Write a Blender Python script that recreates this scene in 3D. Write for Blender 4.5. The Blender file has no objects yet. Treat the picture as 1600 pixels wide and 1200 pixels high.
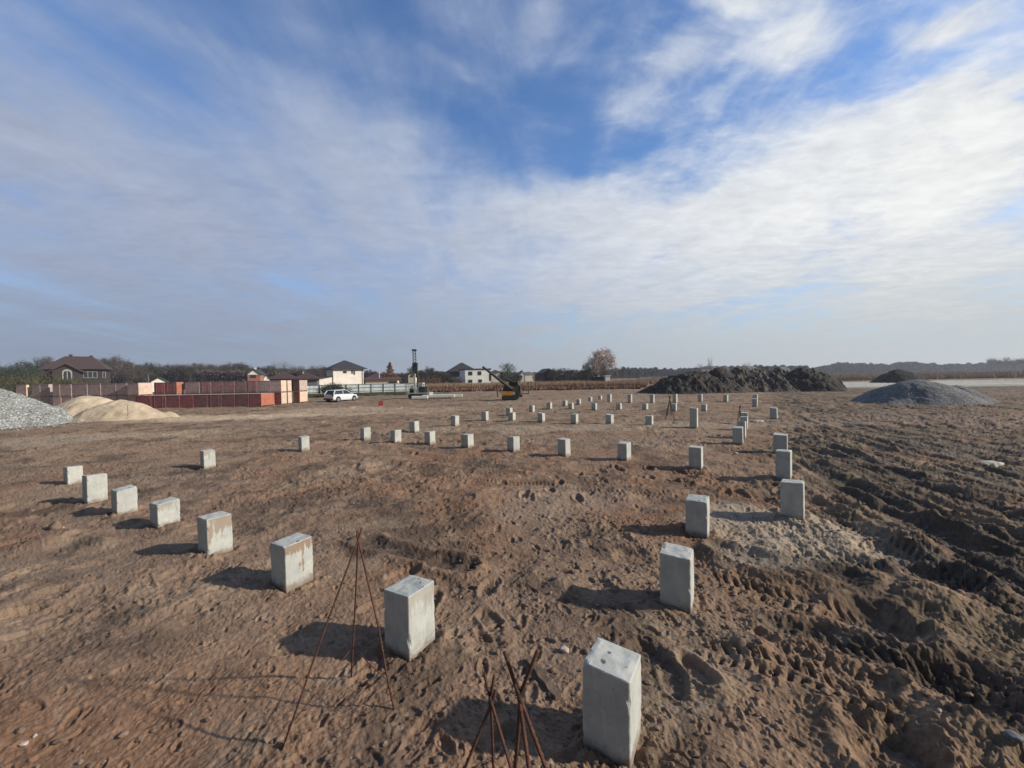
import bpy, math, random
import numpy as np
from mathutils import Vector, Matrix
random.seed(7); rng = np.random.default_rng(11)
S = bpy.context.scene; COL = S.collection
# ------------------------------------------------------------------ camera
F, CX, CY, ROLL, HH = 600.0, 800.0, 600.0, math.radians(1.0), 2.35
PITCH = math.atan(10.0 / F)
def ray(px, py):
    x, y = px - CX, CY - py
    c, s = math.cos(ROLL), math.sin(ROLL)
    X, Z = c*x + s*y, -s*x + c*y
    t = PITCH
    return Vector((X, F*math.cos(t) + Z*math.sin(t), -F*math.sin(t) + Z*math.cos(t)))
def gp(px, py, z=0.0):
    d = ray(px, py); k = (z - HH)/d.z
    return Vector((d.x*k, d.y*k, z))
def at(px, py, Y):
    d = ray(px, py); k = Y/d.y
    return Vector((d.x*k, Y, HH + d.z*k))
def proj(p):
    v = Vector(p) - Vector((0, 0, HH)); t = PITCH
    Yc = v.y*math.cos(t) - v.z*math.sin(t); Zc = v.y*math.sin(t) + v.z*math.cos(t); Xc = v.x
    X, Z = F*Xc/Yc, F*Zc/Yc
    c, s = math.cos(ROLL), math.sin(ROLL)
    return (CX + c*X - s*Z, CY - (s*X + c*Z))
cam = bpy.data.cameras.new('camera'); co = bpy.data.objects.new('camera', cam); COL.objects.link(co)
r0 = (ray(CX+1, CY) - ray(CX, CY)).normalized(); u0 = (ray(CX, CY-1) - ray(CX, CY)).normalized(); f0 = ray(CX, CY).normalized()
M4 = Matrix((r0, u0, -f0)).transposed().to_4x4(); M4.translation = (0, 0, HH)
co.matrix_world = M4
cam.sensor_width = 36; cam.lens = 36*F/1600; cam.clip_start = .05; cam.clip_end = 9000
S.camera = co
# ------------------------------------------------------------------ light
SUN_EL, SUN_AZ = math.radians(27), math.radians(97)       # azimuth clockwise from +Y
SD = Vector((math.sin(SUN_AZ)*math.cos(SUN_EL), math.cos(SUN_AZ)*math.cos(SUN_EL), math.sin(SUN_EL)))
sl = bpy.data.lights.new('sun', 'SUN'); so = bpy.data.objects.new('sun', sl); COL.objects.link(so)
sl.energy = 5.0; sl.angle = math.radians(1.2); sl.color = (1, .93, .82)
so.rotation_euler = SD.to_track_quat('Z', 'Y').to_euler()
S.view_settings.view_transform = 'Standard'; S.view_settings.look = 'None'
S.view_settings.exposure = 0; S.view_settings.gamma = 1
# ------------------------------------------------------------------ node helper
class NT:
    def __init__(s, tree): s.t = tree; s.n = tree.nodes; s.l = tree.links
    def node(s, typ, **kw):
        nd = s.n.new(typ)
        ins = kw.pop('ins', {})
        for k, v in kw.items(): setattr(nd, k, v)
        for k, v in ins.items():
            if isinstance(v, bpy.types.NodeSocket): s.l.new(v, nd.inputs[k])
            else: nd.inputs[k].default_value = v
        return nd
    def m(s, op, a, b=0.0, c=None, clamp=False):
        ins = {0: a, 1: b}
        if c is not None: ins[2] = c
        return s.node('ShaderNodeMath', operation=op, use_clamp=clamp, ins=ins).outputs[0]
    def vm(s, op, a, b=None, scale=None):
        ins = {0: a}
        if b is not None: ins[1] = b
        if scale is not None: ins['Scale'] = scale
        nd = s.node('ShaderNodeVectorMath', operation=op, ins=ins)
        return nd.outputs['Value'] if op in ('LENGTH', 'DOT_PRODUCT') else nd.outputs[0]
    def mr(s, v, a, b, c=0.0, d=1.0, smooth=True):
        return s.node('ShaderNodeMapRange', interpolation_type='SMOOTHSTEP' if smooth else 'LINEAR', ins={0: v, 1: a, 2: b, 3: c, 4: d}).outputs[0]
    def mix(s, f, a, b, blend='MIX'):
        nd = s.node('ShaderNodeMix', data_type='RGBA', blend_type=blend)
        for k, v in ((0, f), (6, a), (7, b)):
            if isinstance(v, bpy.types.NodeSocket): s.l.new(v, nd.inputs[k])
            else: nd.inputs[k].default_value = (tuple(v) + (1,) if isinstance(v, tuple) and len(v) == 3 else v)
        return nd.outputs[2]
    def noise(s, vec, scale, det=4, rough=.5, dist=0.0, lac=2.0):
        return s.node('ShaderNodeTexNoise', ins={'Vector': vec, 'Scale': scale, 'Detail': det, 'Roughness': rough, 'Distortion': dist, 'Lacunarity': lac}).outputs[0]
    def mapping(s, vec, loc=(0,0,0), rot=(0,0,0), sc=(1,1,1), typ='POINT'):
        return s.node('ShaderNodeMapping', vector_type=typ, ins={0: vec, 1: loc, 2: rot, 3: sc}).outputs[0]
# ------------------------------------------------------------------ world sky
W = bpy.data.worlds.new('World'); S.world = W; W.use_nodes = True
w = NT(W.node_tree); w.n.clear()
tc = w.node('ShaderNodeTexCoord').outputs['Generated']
sky = w.node('ShaderNodeTexSky', sky_type='NISHITA', sun_disc=False, sun_elevation=SUN_EL, sun_rotation=SUN_AZ, altitude=100, air_density=1.0, dust_density=.6, ozone_density=2.0)
sp = w.node('ShaderNodeSeparateXYZ', ins={0: tc})
X, Y, Z = sp.outputs
AZ = w.m('ARCTAN2', X, Y); EL = w.m('ARCSINE', Z)
AE = w.node('ShaderNodeCombineXYZ', ins={0: AZ, 1: EL, 2: 0.0}).outputs[0]
zz = w.m('ADD', w.m('MAXIMUM', Z, 0.0), .10)
PL = w.node('ShaderNodeCombineXYZ', ins={0: w.m('DIVIDE', X, zz), 1: w.m('DIVIDE', Y, zz), 2: 0.0}).outputs[0]
def azel(px, py):
    d = ray(px, py).normalized(); return math.atan2(d.x, d.y), math.asin(d.z)
def blob(px, py, ax, ay, rot, wt, base=None, inner=.15):
    """soft oval patch of cloud (or clear sky) round a compass direction"""
    a, e = azel(px, py); a2, e2 = azel(px+ax*math.cos(rot), py-ax*math.sin(rot)); a3, e3 = azel(px-ay*math.sin(rot), py-ay*math.cos(rot))
    sa = math.hypot(a2-a, e2-e); sb = math.hypot(a3-a, e3-e); th = math.atan2(e2-e, a2-a)
    v = w.mapping(WAE, (a, e, 0), (0, 0, th), (sa, sb, 1), 'TEXTURE')
    k = w.mr(w.vm('LENGTH', v), 1.0, inner, 0.0, wt)
    return k if base is None else w.m('ADD', base, k)
# warp so that the patches get ragged edges
wn = w.node('ShaderNodeTexNoise', ins={'Vector': PL, 'Scale': .9, 'Detail': 5, 'Roughness': .55})
warp = w.vm('SCALE', w.vm('SUBTRACT', wn.outputs['Color'], (.5, .5, .5)), scale=.34)
WAE = w.vm('ADD', AE, warp)
dens = w.m('ADD', w.m('ADD', w.mr(EL, .62, .30, 0.0, .34), .40), w.m('ADD', w.mr(Y, .15, -.30, 0.0, -.75), w.mr(EL, .85, 1.15, 0.0, -.4)))  # cloud cleared out of view, behind and overhead, to cut fill light
BL = [ # px, py, ax, ay, rot(rad, ccw on the picture), weight
 (180, 330, 420, 150, -.35, .26), (560, 230, 170, 120, -.3, .25), (620, 340, 330, 130, -.2, .16), (60, 210, 160, 90, -.2, .16),
 (60, 40, 300, 90, -.2, .05), (330, 110, 260, 26, -.3, .09), (900, 110, 120, 24, .9, .10), (690, 110, 150, 22, -.6, .08), (480, 140, 420, 60, -.32, -.14), (640, 40, 260, 70, -.4, -.12), (390, 30, 260, 60, 0, -.08),
 (680, 310, 70, 60, -.7, -.10), (760, 235, 130, 40, -.25, -.16), (830, 190, 170, 80, .1, -.20), (960, 225, 150, 50, .2, -.30), (850, 40, 60, 90, -.8, .16),
 (1080, 90, 130, 50, .5, .24), (1230, 80, 150, 70, .2, .50), (1180, 10, 170, 35, .05, .44), (1520, 30, 190, 40, .35, .40),
 (1420, 150, 230, 50, .35, -.20), (1130, 130, 160, 26, .5, -.16), (1330, 130, 120, 50, .4, -.14), (1000, 190, 120, 50, .5, .12),
 (1250, 300, 520, 140, .28, .50), (1500, 260, 260, 150, .4, .42), (1310, 338, 120, 17, .18, -.34), (1590, 190, 90, 16, .3, -.50), (1450, 262, 60, 11, .2, -.34),
 (950, 340, 300, 90, -.02, .36), (1000, 440, 380, 70, .02, .22), (1450, 440, 340, 110, .15, .42), (1150, 468, 230, 34, .08, -.26),
 (850, 520, 130, 22, 0, -.22), (120, 330, 150, 35, -.1, -.14), (420, 430, 190, 40, -.1, -.16), (430, 465, 110, 16, .03, -.12), (300, 500, 400, 50, 0, .14),
]
for b in BL: dens = blob(*b, base=dens)
# wispy detail: streaky high cloud, finer ripples towards the sun side
P1 = w.mapping(PL, (0, 0, 0), (0, 0, math.radians(-12)), (2.3, .62, 1))
n1 = w.noise(P1, 1.25, 8, .60, .7)
P2 = w.mapping(PL, (3, 1, 0), (0, 0, math.radians(6)), (1.15, 1.45, 1))
n2 = w.noise(P2, 2.7, 8, .64, .6)
n3 = w.noise(w.mapping(PL, (7, 2, 0), (0, 0, math.radians(14)), (1.3, 2.1, 1)), 6.5, 6, .62, .4)
sunside = w.mr(AZ, -.35, .75)
det = w.m('ADD', w.m('MULTIPLY', w.m('SUBTRACT', n1, .5), .78), w.m('MULTIPLY', w.m('SUBTRACT', n2, .5), w.m('ADD', .29, w.m('MULTIPLY', sunside, .60))))
det = w.m('ADD', det, w.m('MULTIPLY', w.m('SUBTRACT', n3, .5), w.m('MULTIPLY', sunside, .50)))
dd = w.m('ADD', dens, det)
cover = w.mr(dd, .15, .98)
thick = w.mr(dd, .70, 1.45)
# colours of the cloud: brighter towards the sun, greyer away
sdn = w.vm('DOT_PRODUCT', tc, tuple(SD))
c1 = w.mix(w.mr(sdn, -.55, .72), (.34, .405, .56), (.74, .78, .84))
c2 = w.mix(w.mr(sdn, -.35, .80), (.42, .47, .60), (.90, .91, .90))
cc = w.mix(thick, c1, c2)
skyc = w.vm('SCALE', sky.outputs[0], scale=.14)
skyc = w.mix(1.0, skyc, (.80, 1.04, 1.32), 'MULTIPLY')
cc = w.vm('SCALE', cc, scale=w.mr(w.m('ADD', w.m('MULTIPLY', n2, .6), w.m('MULTIPLY', n3, .5)), .35, .75, .88, 1.10, False))
col = w.mix(cover, skyc, cc)
# low murk band along the horizon
hz = w.mix(w.mr(AZ, -.9, .9), (.26, .31, .41), (.50, .54, .55))
col = w.mix(w.mr(EL, .30, .0, 0.0, .85), col, hz)
col = w.mix(w.mr(Y, .05, -.30, 0.0, 1.0), col, w.mix(1.0, col, (.66, .50, .36), 'MULTIPLY'))  # unseen sky behind the camera dimmed and tinted warm, so shade turns less blue
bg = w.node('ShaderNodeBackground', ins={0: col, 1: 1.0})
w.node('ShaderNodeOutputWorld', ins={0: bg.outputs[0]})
# ------------------------------------------------------------------ tagging
def tag(o, label=None, cat=None, group=None, kind=None):
    if label: o['label'] = label
    if cat: o['category'] = cat
    if group: o['group'] = group
    if kind: o['kind'] = kind
    return o
def empty(name, loc, rz=0, **kw):
    o = bpy.data.objects.new(name, None); COL.objects.link(o); o.location = loc; o.rotation_euler = (0, 0, rz)
    o.empty_display_size = .2
    return tag(o, **kw)
# ------------------------------------------------------------------ materials
def mat(name, c, rough=.85, c2=None, sc=4.0, bump=0.0, bsc=30.0, metal=0.0, coord='Object', lo=.35, hi=.65, det=5, spec=.3):
    m = bpy.data.materials.new(name); m.use_nodes = True
    t = NT(m.node_tree); b = t.n['Principled BSDF']
    v = t.node('ShaderNodeTexCoord').outputs[coord]
    n = t.noise(v, sc, det, .6)
    if c2 is None: c2 = tuple(x*.78 for x in c)
    col = t.mix(t.mr(n, lo, hi), tuple(c), tuple(c2))
    t.l.new(col, b.inputs['Base Color'])
    b.inputs['Roughness'].default_value = rough; b.inputs['Metallic'].default_value = metal; b.inputs['Specular IOR Level'].default_value = spec
    if bump:
        bn = t.node('ShaderNodeBump', ins={'Strength': bump, 'Distance': .02, 'Height': t.noise(v, bsc, 5, .65)})
        t.l.new(bn.outputs[0], b.inputs['Normal'])
    return m
# ------------------------------------------------------------------ mesh builder
class MB:
    def __init__(s): s.v = []; s.f = []; s.mi = []
    def add(s, vs, fs, mi=0):
        o = len(s.v); s.v += [tuple(v) for v in vs]; s.f += [tuple(o+i for i in f) for f in fs]; s.mi += [mi]*len(fs); return s
    def box(s, lo, hi, mi=0, M=None):
        x0, y0, z0 = lo; x1, y1, z1 = hi
        vs = [(x0,y0,z0),(x1,y0,z0),(x1,y1,z0),(x0,y1,z0),(x0,y0,z1),(x1,y0,z1),(x1,y1,z1),(x0,y1,z1)]
        if M is not None: vs = [M @ Vector(v) for v in vs]
        return s.add(vs, [(0,3,2,1),(4,5,6,7),(0,1,5,4),(1,2,6,5),(2,3,7,6),(3,0,4,7)], mi)
    def tube(s, pts, r, n=6, mi=0, r2=None):
        pts = [Vector(p) for p in pts]; k = len(pts); rings = []; vs = []; fs = []
        for i, p in enumerate(pts):
            d = (pts[min(i+1, k-1)] - pts[max(i-1, 0)]).normalized()
            a = d.orthogonal().normalized() if i == 0 else (pa - d*pa.dot(d)).normalized()
            pa = a; b = d.cross(a); rr = r if r2 is None else r + (r2-r)*i/(k-1)
            for j in range(n):
                t = 2*math.pi*j/n; vs.append(p + a*(rr*math.cos(t)) + b*(rr*math.sin(t)))
        for i in range(k-1):
            for j in range(n):
                fs.append((i*n+j, i*n+(j+1) % n, (i+1)*n+(j+1) % n, (i+1)*n+j))
        fs += [tuple(range(n))[::-1], tuple((k-1)*n+j for j in range(n))]
        return s.add(vs, fs, mi)
    def prism(s, prof, y0, y1, mi=0):      # profile in xz, swept along y
        n = len(prof); vs = [(x, y0, z) for x, z in prof] + [(x, y1, z) for x, z in prof]
        fs = [(i, (i+1) % n, n+(i+1) % n, n+i) for i in range(n)] + [tuple(range(n))[::-1], tuple(range(n, 2*n))]
        return s.add(vs, fs, mi)
    def build(s, name, mats, parent=None, smooth=False, loc=None):
        me = bpy.data.meshes.new(name); me.from_pydata(s.v, [], s.f)
        for m in (mats if isinstance(mats, (list, tuple)) else [mats]): me.materials.append(m)
        me.polygons.foreach_set('material_index', s.mi)
        if smooth: me.polygons.foreach_set('use_smooth', [True]*len(s.f))
        me.update()
        bm_fix(me)
        o = bpy.data.objects.new(name, me); COL.objects.link(o); o.parent = parent
        if loc is not None: o.location = loc
        return o
import bmesh
def bm_fix(me):
    bm = bmesh.new(); bm.from_mesh(me); bmesh.ops.recalc_face_normals(bm, faces=bm.faces); bm.to_mesh(me); bm.free()
def fast_mesh(name, V, Q, mats, smooth=True, parent=None):
    me = bpy.data.meshes.new(name); k = Q.shape[1]
    me.vertices.add(len(V)); me.vertices.foreach_set('co', V.astype(np.float32).ravel())
    me.loops.add(Q.size); me.loops.foreach_set('vertex_index', Q.astype(np.int32).ravel())
    me.polygons.add(len(Q)); me.polygons.foreach_set('loop_start', np.arange(0, Q.size, k, dtype=np.int32))
    me.polygons.foreach_set('loop_total', np.full(len(Q), k, dtype=np.int32))
    me.polygons.foreach_set('use_smooth', np.full(len(Q), smooth))
    for m in (mats if isinstance(mats, (list, tuple)) else [mats]): me.materials.append(m)
    me.update(calc_edges=True)
    o = bpy.data.objects.new(name, me); COL.objects.link(o); o.parent = parent
    return o
# ------------------------------------------------------------------ numpy noise
def _h(ix, iy, seed):
    n = (ix.astype(np.int64)*374761393 + iy.astype(np.int64)*668265263 + seed*974711) & 0xffffffff
    n = ((n ^ (n >> 13))*1274126177) & 0xffffffff
    return ((n ^ (n >> 16)) & 0xffff)/65535.0
def vn(x, y, seed=0):
    ix = np.floor(x); iy = np.floor(y); fx = x-ix; fy = y-iy
    fx = fx*fx*fx*(fx*(fx*6-15)+10); fy = fy*fy*fy*(fy*(fy*6-15)+10)
    a = _h(ix, iy, seed); b = _h(ix+1, iy, seed); c = _h(ix, iy+1, seed); d = _h(ix+1, iy+1, seed)
    return (a+(b-a)*fx)*(1-fy) + (c+(d-c)*fx)*fy
def fbm(x, y, sc, octv=4, seed=0, g=.5):
    r = 0; a = 1; t = 0
    c, s = math.cos(.6), math.sin(.6)
    for i in range(octv):
        r = r + a*(vn(x*sc+i*17.3, y*sc-i*9.1, seed+i)-.5); t += a; a *= g; sc *= 2.03
        x, y = c*x-s*y, s*x+c*y
    return r/t*2
def sstep(a, b, x):
    t = np.clip((x-a)/(b-a), 0, 1); return t*t*(3-2*t)
def seg_d(x, y, pts):
    """distance to a polyline, and (along, signed across)"""
    best = np.full(x.shape, 1e9); S_ = np.zeros(x.shape); T_ = np.zeros(x.shape); acc = 0
    for (x0, y0), (x1, y1) in zip(pts[:-1], pts[1:]):
        dx, dy = x1-x0, y1-y0; L = math.hypot(dx, dy); dx /= L; dy /= L
        s = (x-x0)*dx + (y-y0)*dy; t = -(x-x0)*dy + (y-y0)*dx
        sc = np.clip(s, 0, L); d = np.hypot(x-x0-sc*dx, y-y0-sc*dy)
        m = d < best; best = np.where(m, d, best); S_ = np.where(m, acc+s, S_); T_ = np.where(m, t, T_); acc += L
    return best, S_, T_
def W2(*pp): return [tuple(gp(*p)[:2]) for p in pp]
def near(x, y, px, py, r):
    c = gp(px, py); return np.exp(-(((x-c.x)**2+(y-c.y)**2)/r**2))
# ------------------------------------------------------------------ terrain shape
RUTS = [ (W2((1262,722),(1330,765),(1420,815),(1600,905)), .24, .17, .08), (W2((1335,760),(1450,800),(1600,855)), .20, .16, .09),
         (W2((1300,700),(1440,755),(1600,815)), .20, .12, .06), (W2((1215,690),(1300,712),(1420,745),(1600,780)), .17, .09, .05),
         (W2((1270,665),(1420,705),(1600,742)), .15, .07, .05), (W2((1340,665),(1470,690),(1600,712)), .15, .06, .04),
         (W2((1230,985),(1330,1010),(1440,1050),(1600,1130)), .15, .09, .05),
         (W2((1130,860),(1200,885),(1330,905)), .16, .07, .06), (W2((1400,870),(1500,880),(1600,915)), .25, .15, .07),
         (W2((580,848),(640,868),(720,885)), .14, .09, .05), (W2((30,790),(130,815),(230,835)), .2, .06, .04),
         (W2((300,905),(200,940),(60,960)), .3, .03, .03), (W2((560,700),(700,722),(880,735),(1060,742)), .35, .05, .05)]
PITS = [(1365,975,.30,.13),(1530,1085,.34,.10),(1590,1010,.3,.07),(1395,1175,.22,.12),(1470,905,.3,.12),(690,880,.2,.06),(85,930,.13,.05),(1190,1000,.08,.05),(1010,1020,.14,.05),(1330,1122,.10,.06),
        (900,835,.2,.04),(760,1000,.15,.04),(1290,790,.35,.09),(1090,880,.25,.06),(990,870,.2,.04),(370,720,.4,.05),(600,728,.4,.06),(500,722,.4,.05)]
MOUNDS = [(1180,1015,.22,.06),(1270,905,.3,.07),(1560,835,.5,.10),(1450,935,.35,.09),(80,845,.35,.10),(150,850,.3,.06),(880,915,.25,.05),(820,905,.2,.05),(560,745,.5,.06),(1500,1150,.25,.08),(1130,1080,.2,.03),(640,940,.3,.04),(1210,860,.3,.06),(1310,940,.25,.06),(390,640,1.6,.12),(195,690,.9,.14),(700,745,.5,.05),(1000,850,.35,.05)]
TRACKS = [(W2((1250,790),(1420,865),(1640,985)), .15, .085, .028), (W2((1330,700),(1450,735),(1660,795)), .16, .10, .028), (W2((1230,868),(1380,885),(1640,925)), .14, .08, .026), (W2((1370,668),(1480,690),(1680,722)), .17, .11, .025), (W2((560,735),(760,752),(1040,775)), .15, .09, .016), (W2((1290,1010),(1420,1045),(1640,1090)), .14, .085, .026), (W2((1110,905),(1340,960)), .17, .10, .030), (W2((1105,1015),(1240,1050),(1420,1125)), .13, .095, .032)]
NEARP = [(985,1200),(640,1033),(447,924),(325,873),(247,826),(183,806),(136,789),(106,759),(319,733),(1080,961),(1105,842),(1256,815),(1096,735),(1235,752)]
def dimples(x, y, cell, prob, a, b, seed, ang=None):
    out = np.zeros(x.shape); gx = np.floor(x/cell); gy = np.floor(y/cell)
    for i in (-1, 0, 1):
        for j in (-1, 0, 1):
            cx, cy = gx+i, gy+j
            on = _h(cx, cy, seed) < prob
            px = (cx+_h(cx, cy, seed+1))*cell; py = (cy+_h(cx, cy, seed+2))*cell
            th = _h(cx, cy, seed+3)*math.pi if ang is None else ang + (_h(cx, cy, seed+3)-.5)*1.6
            c, s = np.cos(th), np.sin(th); dx, dy = x-px, y-py
            u = (c*dx+s*dy)/a; v = (-s*dx+c*dy)/b; r = np.sqrt(u*u+v*v)
            p = -sstep(1.0, .72, r) + .45*np.exp(-((r-1.18)/.2)**2)
            out += np.where(on, p*(.4+.6*_h(cx, cy, seed+4)), 0)
    return out
def right_mask(x, y):
    # churned side of the site: to the right of a line through the outer piles
    (x0, y0), (x1, y1) = W2((1290, 1200), (1210, 640))
    dx, dy = x1-x0, y1-y0; L = math.hypot(dx, dy)
    return sstep(-1.2, 1.2, ((x-x0)*dy - (y-y0)*dx)/L + 1.2*fbm(x, y, .4, 3, 77))
RD = Vector((gp(1600, 745)-gp(1270, 665))).normalized()
def height(x, y):
    x = np.asarray(x, float); y = np.asarray(y, float)
    r = np.hypot(x, y); rm = right_mask(x, y)
    h = .045*fbm(x, y, .45, 3, 1)*sstep(2, 8, r) + .045*fbm(x, y, 1.3, 3, 5)
    fade = 1 - sstep(40, 90, r)
    rough = np.clip(.36 + 1.7*fbm(x, y, .5, 3, 31) + .65*rm, .12, 1.8)
    u = x*RD.x + y*RD.y; v = -x*RD.y + y*RD.x
    rough = rough*(1-.5*sstep(-.02, -.45, x/(np.abs(y)+.1))*sstep(8, 6, r))
    # clods: billowy, sparse
    b1 = 1-np.abs(fbm(x, y, 3.2, 4, 9, .55)); b1 = np.clip(b1, 0, 1)
    wx = x+.18*fbm(x, y, 2, 3, 3); wy = y+.18*fbm(x, y, 2, 3, 4)
    h = h + rough*.040*fbm(wx, wy, 2.6, 5, 9, .52)
    patchy = sstep(-.05, .40, fbm(x, y, .7, 3, 33)+.35*rm)
    h = h + (.12+patchy)*.018*fbm(wx, wy, 9.0, 4, 13, .6)
    h = h + patchy*fade*.022*np.clip(fbm(wx, wy, 13.0, 3, 17, .5)-.12, 0, 1)*2
    h = h + fade*.007*fbm(x, y, 34, 2, 15)
    # heel marks and boot prints
    pm = np.clip(.6+1.2*fbm(x, y, .5, 2, 44), 0, 1)*(1-.6*rm)
    h = h + fade*.022*pm*dimples(x, y, .26, .75, .10, .042, 100)
    h = h + fade*.015*dimples(x+5, y+2, .17, .6, .05, .025, 200)
    h = h + fade*.050*sstep(.1, .5, fbm(x, y, .35, 2, 61)+.25*rm+.12)*dimples(x, y, .62, .65, .21, .10, 300, math.atan2(RD.y, RD.x))
    # wheel ruts
    # fine parallel tracks on the right
    wv = v + .10*fbm(u*.25, v*.5, 1, 3, 21)
    h = h + rm*sstep(4.5, 7, r)*fade*(.016*np.sin(wv*2*math.pi/.62) + .014*np.sin(wv*2*math.pi/.21)*sstep(-.2, .3, fbm(x, y, .4, 2, 73)) + .085*fbm(u*.45, v*2.3, 1, 5, 71, .6))
    h = h + rm*(.024*fbm(x, y, 1.1, 5, 51, .62) + .030*fbm(wx, wy, 6, 4, 53, .62))
    h = h + rm*fade*sstep(9, 4, r)*(.030*fbm(u*1.3+9, v*4.2, 1, 4, 93, .6) + .016*np.clip(fbm(wx, wy, 11, 3, 97, .6)-.05, 0, 1)*2)
    lm = sstep(-.02, -.45, x/(np.abs(y)+.1))*sstep(8, 6, r)
    crumb = (1-.75*lm)*sstep(.0, .35, fbm(x, y, 1.2, 3, 41)+.40*rm-.16)
    h = h + crumb*fade*(.020*np.clip(fbm(wx, wy, 18, 3, 43, .55)-.02, 0, 1)*1.6 + .012*fbm(x, y, 30, 2, 45))
    lump = sstep(-.1, .3, fbm(x, y, .33, 3, 57))*sstep(5, 9, r)*fade
    h = h + lump*(.085*np.clip(fbm(x, y, 1.5, 4, 59, .6)-.08, 0, 1) + .035*fbm(x, y, 3.6, 3, 63, .6)) + sstep(14, 26, r)*fade*(.12*np.clip(fbm(x*.5, y, 1.0, 4, 67, .6)-.12, 0, 1) + .035*fbm(x*.6, y, 2.2, 3, 68, .6))
    jd = .10*fbm(x, y, 1.2, 3, 81)
    for pts, wd, dep, berm in RUTS:
        d, s, t = seg_d(x, y, pts); d = d + jd
        e = 1 if True else 0
        h = h - .42*dep*np.exp(-np.abs(d/wd)**2.6)*(.85+.4*fbm(x, y, 1.2, 2, 91)) + .8*berm*np.exp(-((d-1.75*wd)/(.55*wd))**2)*(.6+.8*vn(x*2.3, y*2.3, 95))
    for px, py, rr, dep in PITS:
        c = gp(px, py); d = np.hypot(x-c.x, y-c.y)/rr + .35*fbm(x, y, 2.2/rr*.4, 3, 23)
        h = h - .75*dep*sstep(1.25, .55, d) + .3*dep*np.exp(-((d-1.45)/.25)**2)
    for px, py, rr, hh in MOUNDS:
        c = gp(px, py); d = np.hypot(x-c.x, y-c.y)/rr + .3*fbm(x, y, 1.0/rr, 3, 29)
        h = h + hh*sstep(1.3, .1, d)
    for pts, hw, per, dep in TRACKS:
        d, s, t = seg_d(x, y, pts); L = sum(math.dist(a, b) for a, b in zip(pts[:-1], pts[1:]))
        on = sstep(hw, hw*.85, np.abs(t))*sstep(-.05, .1, s)*sstep(L+.05, L-.1, s)
        ph = (s + .35*np.abs(t) + np.where(t > 0, per*.5, 0))/per
        lug = sstep(.1, .45, np.sin(2*math.pi*ph))*sstep(.02, .05, np.abs(t))
        h = h + on*(-dep*1.3*lug - .01 + .006*fbm(x, y, 20, 2, 3))
    for px, py in NEARP:        # earth heaved and crumbled round the driven piles
        c = gp(px, py); cx, cy = c.x-.02, c.y+.20; d = np.maximum(np.abs((x-cx)*.87-(y-cy)*.5), np.abs((x-cx)*.5+(y-cy)*.87))
        m_ = d < .7
        if m_.any():
            dm = d[m_]; q = fbm(x[m_], y[m_], 9, 4, 201, .6)
            h[m_] += .030*np.exp(-((dm-.22)/.07)**2)*np.clip(.45+1.6*q, 0, 1.5) - .018*np.exp(-((dm-.165)/.022)**2)*np.clip(.4-1.5*q, 0, 1)
    h = h*(1-sstep(120, 200, r))
    return h
def hz_at(x, y):
    return float(height(np.array([x]), np.array([y]))[0])
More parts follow.
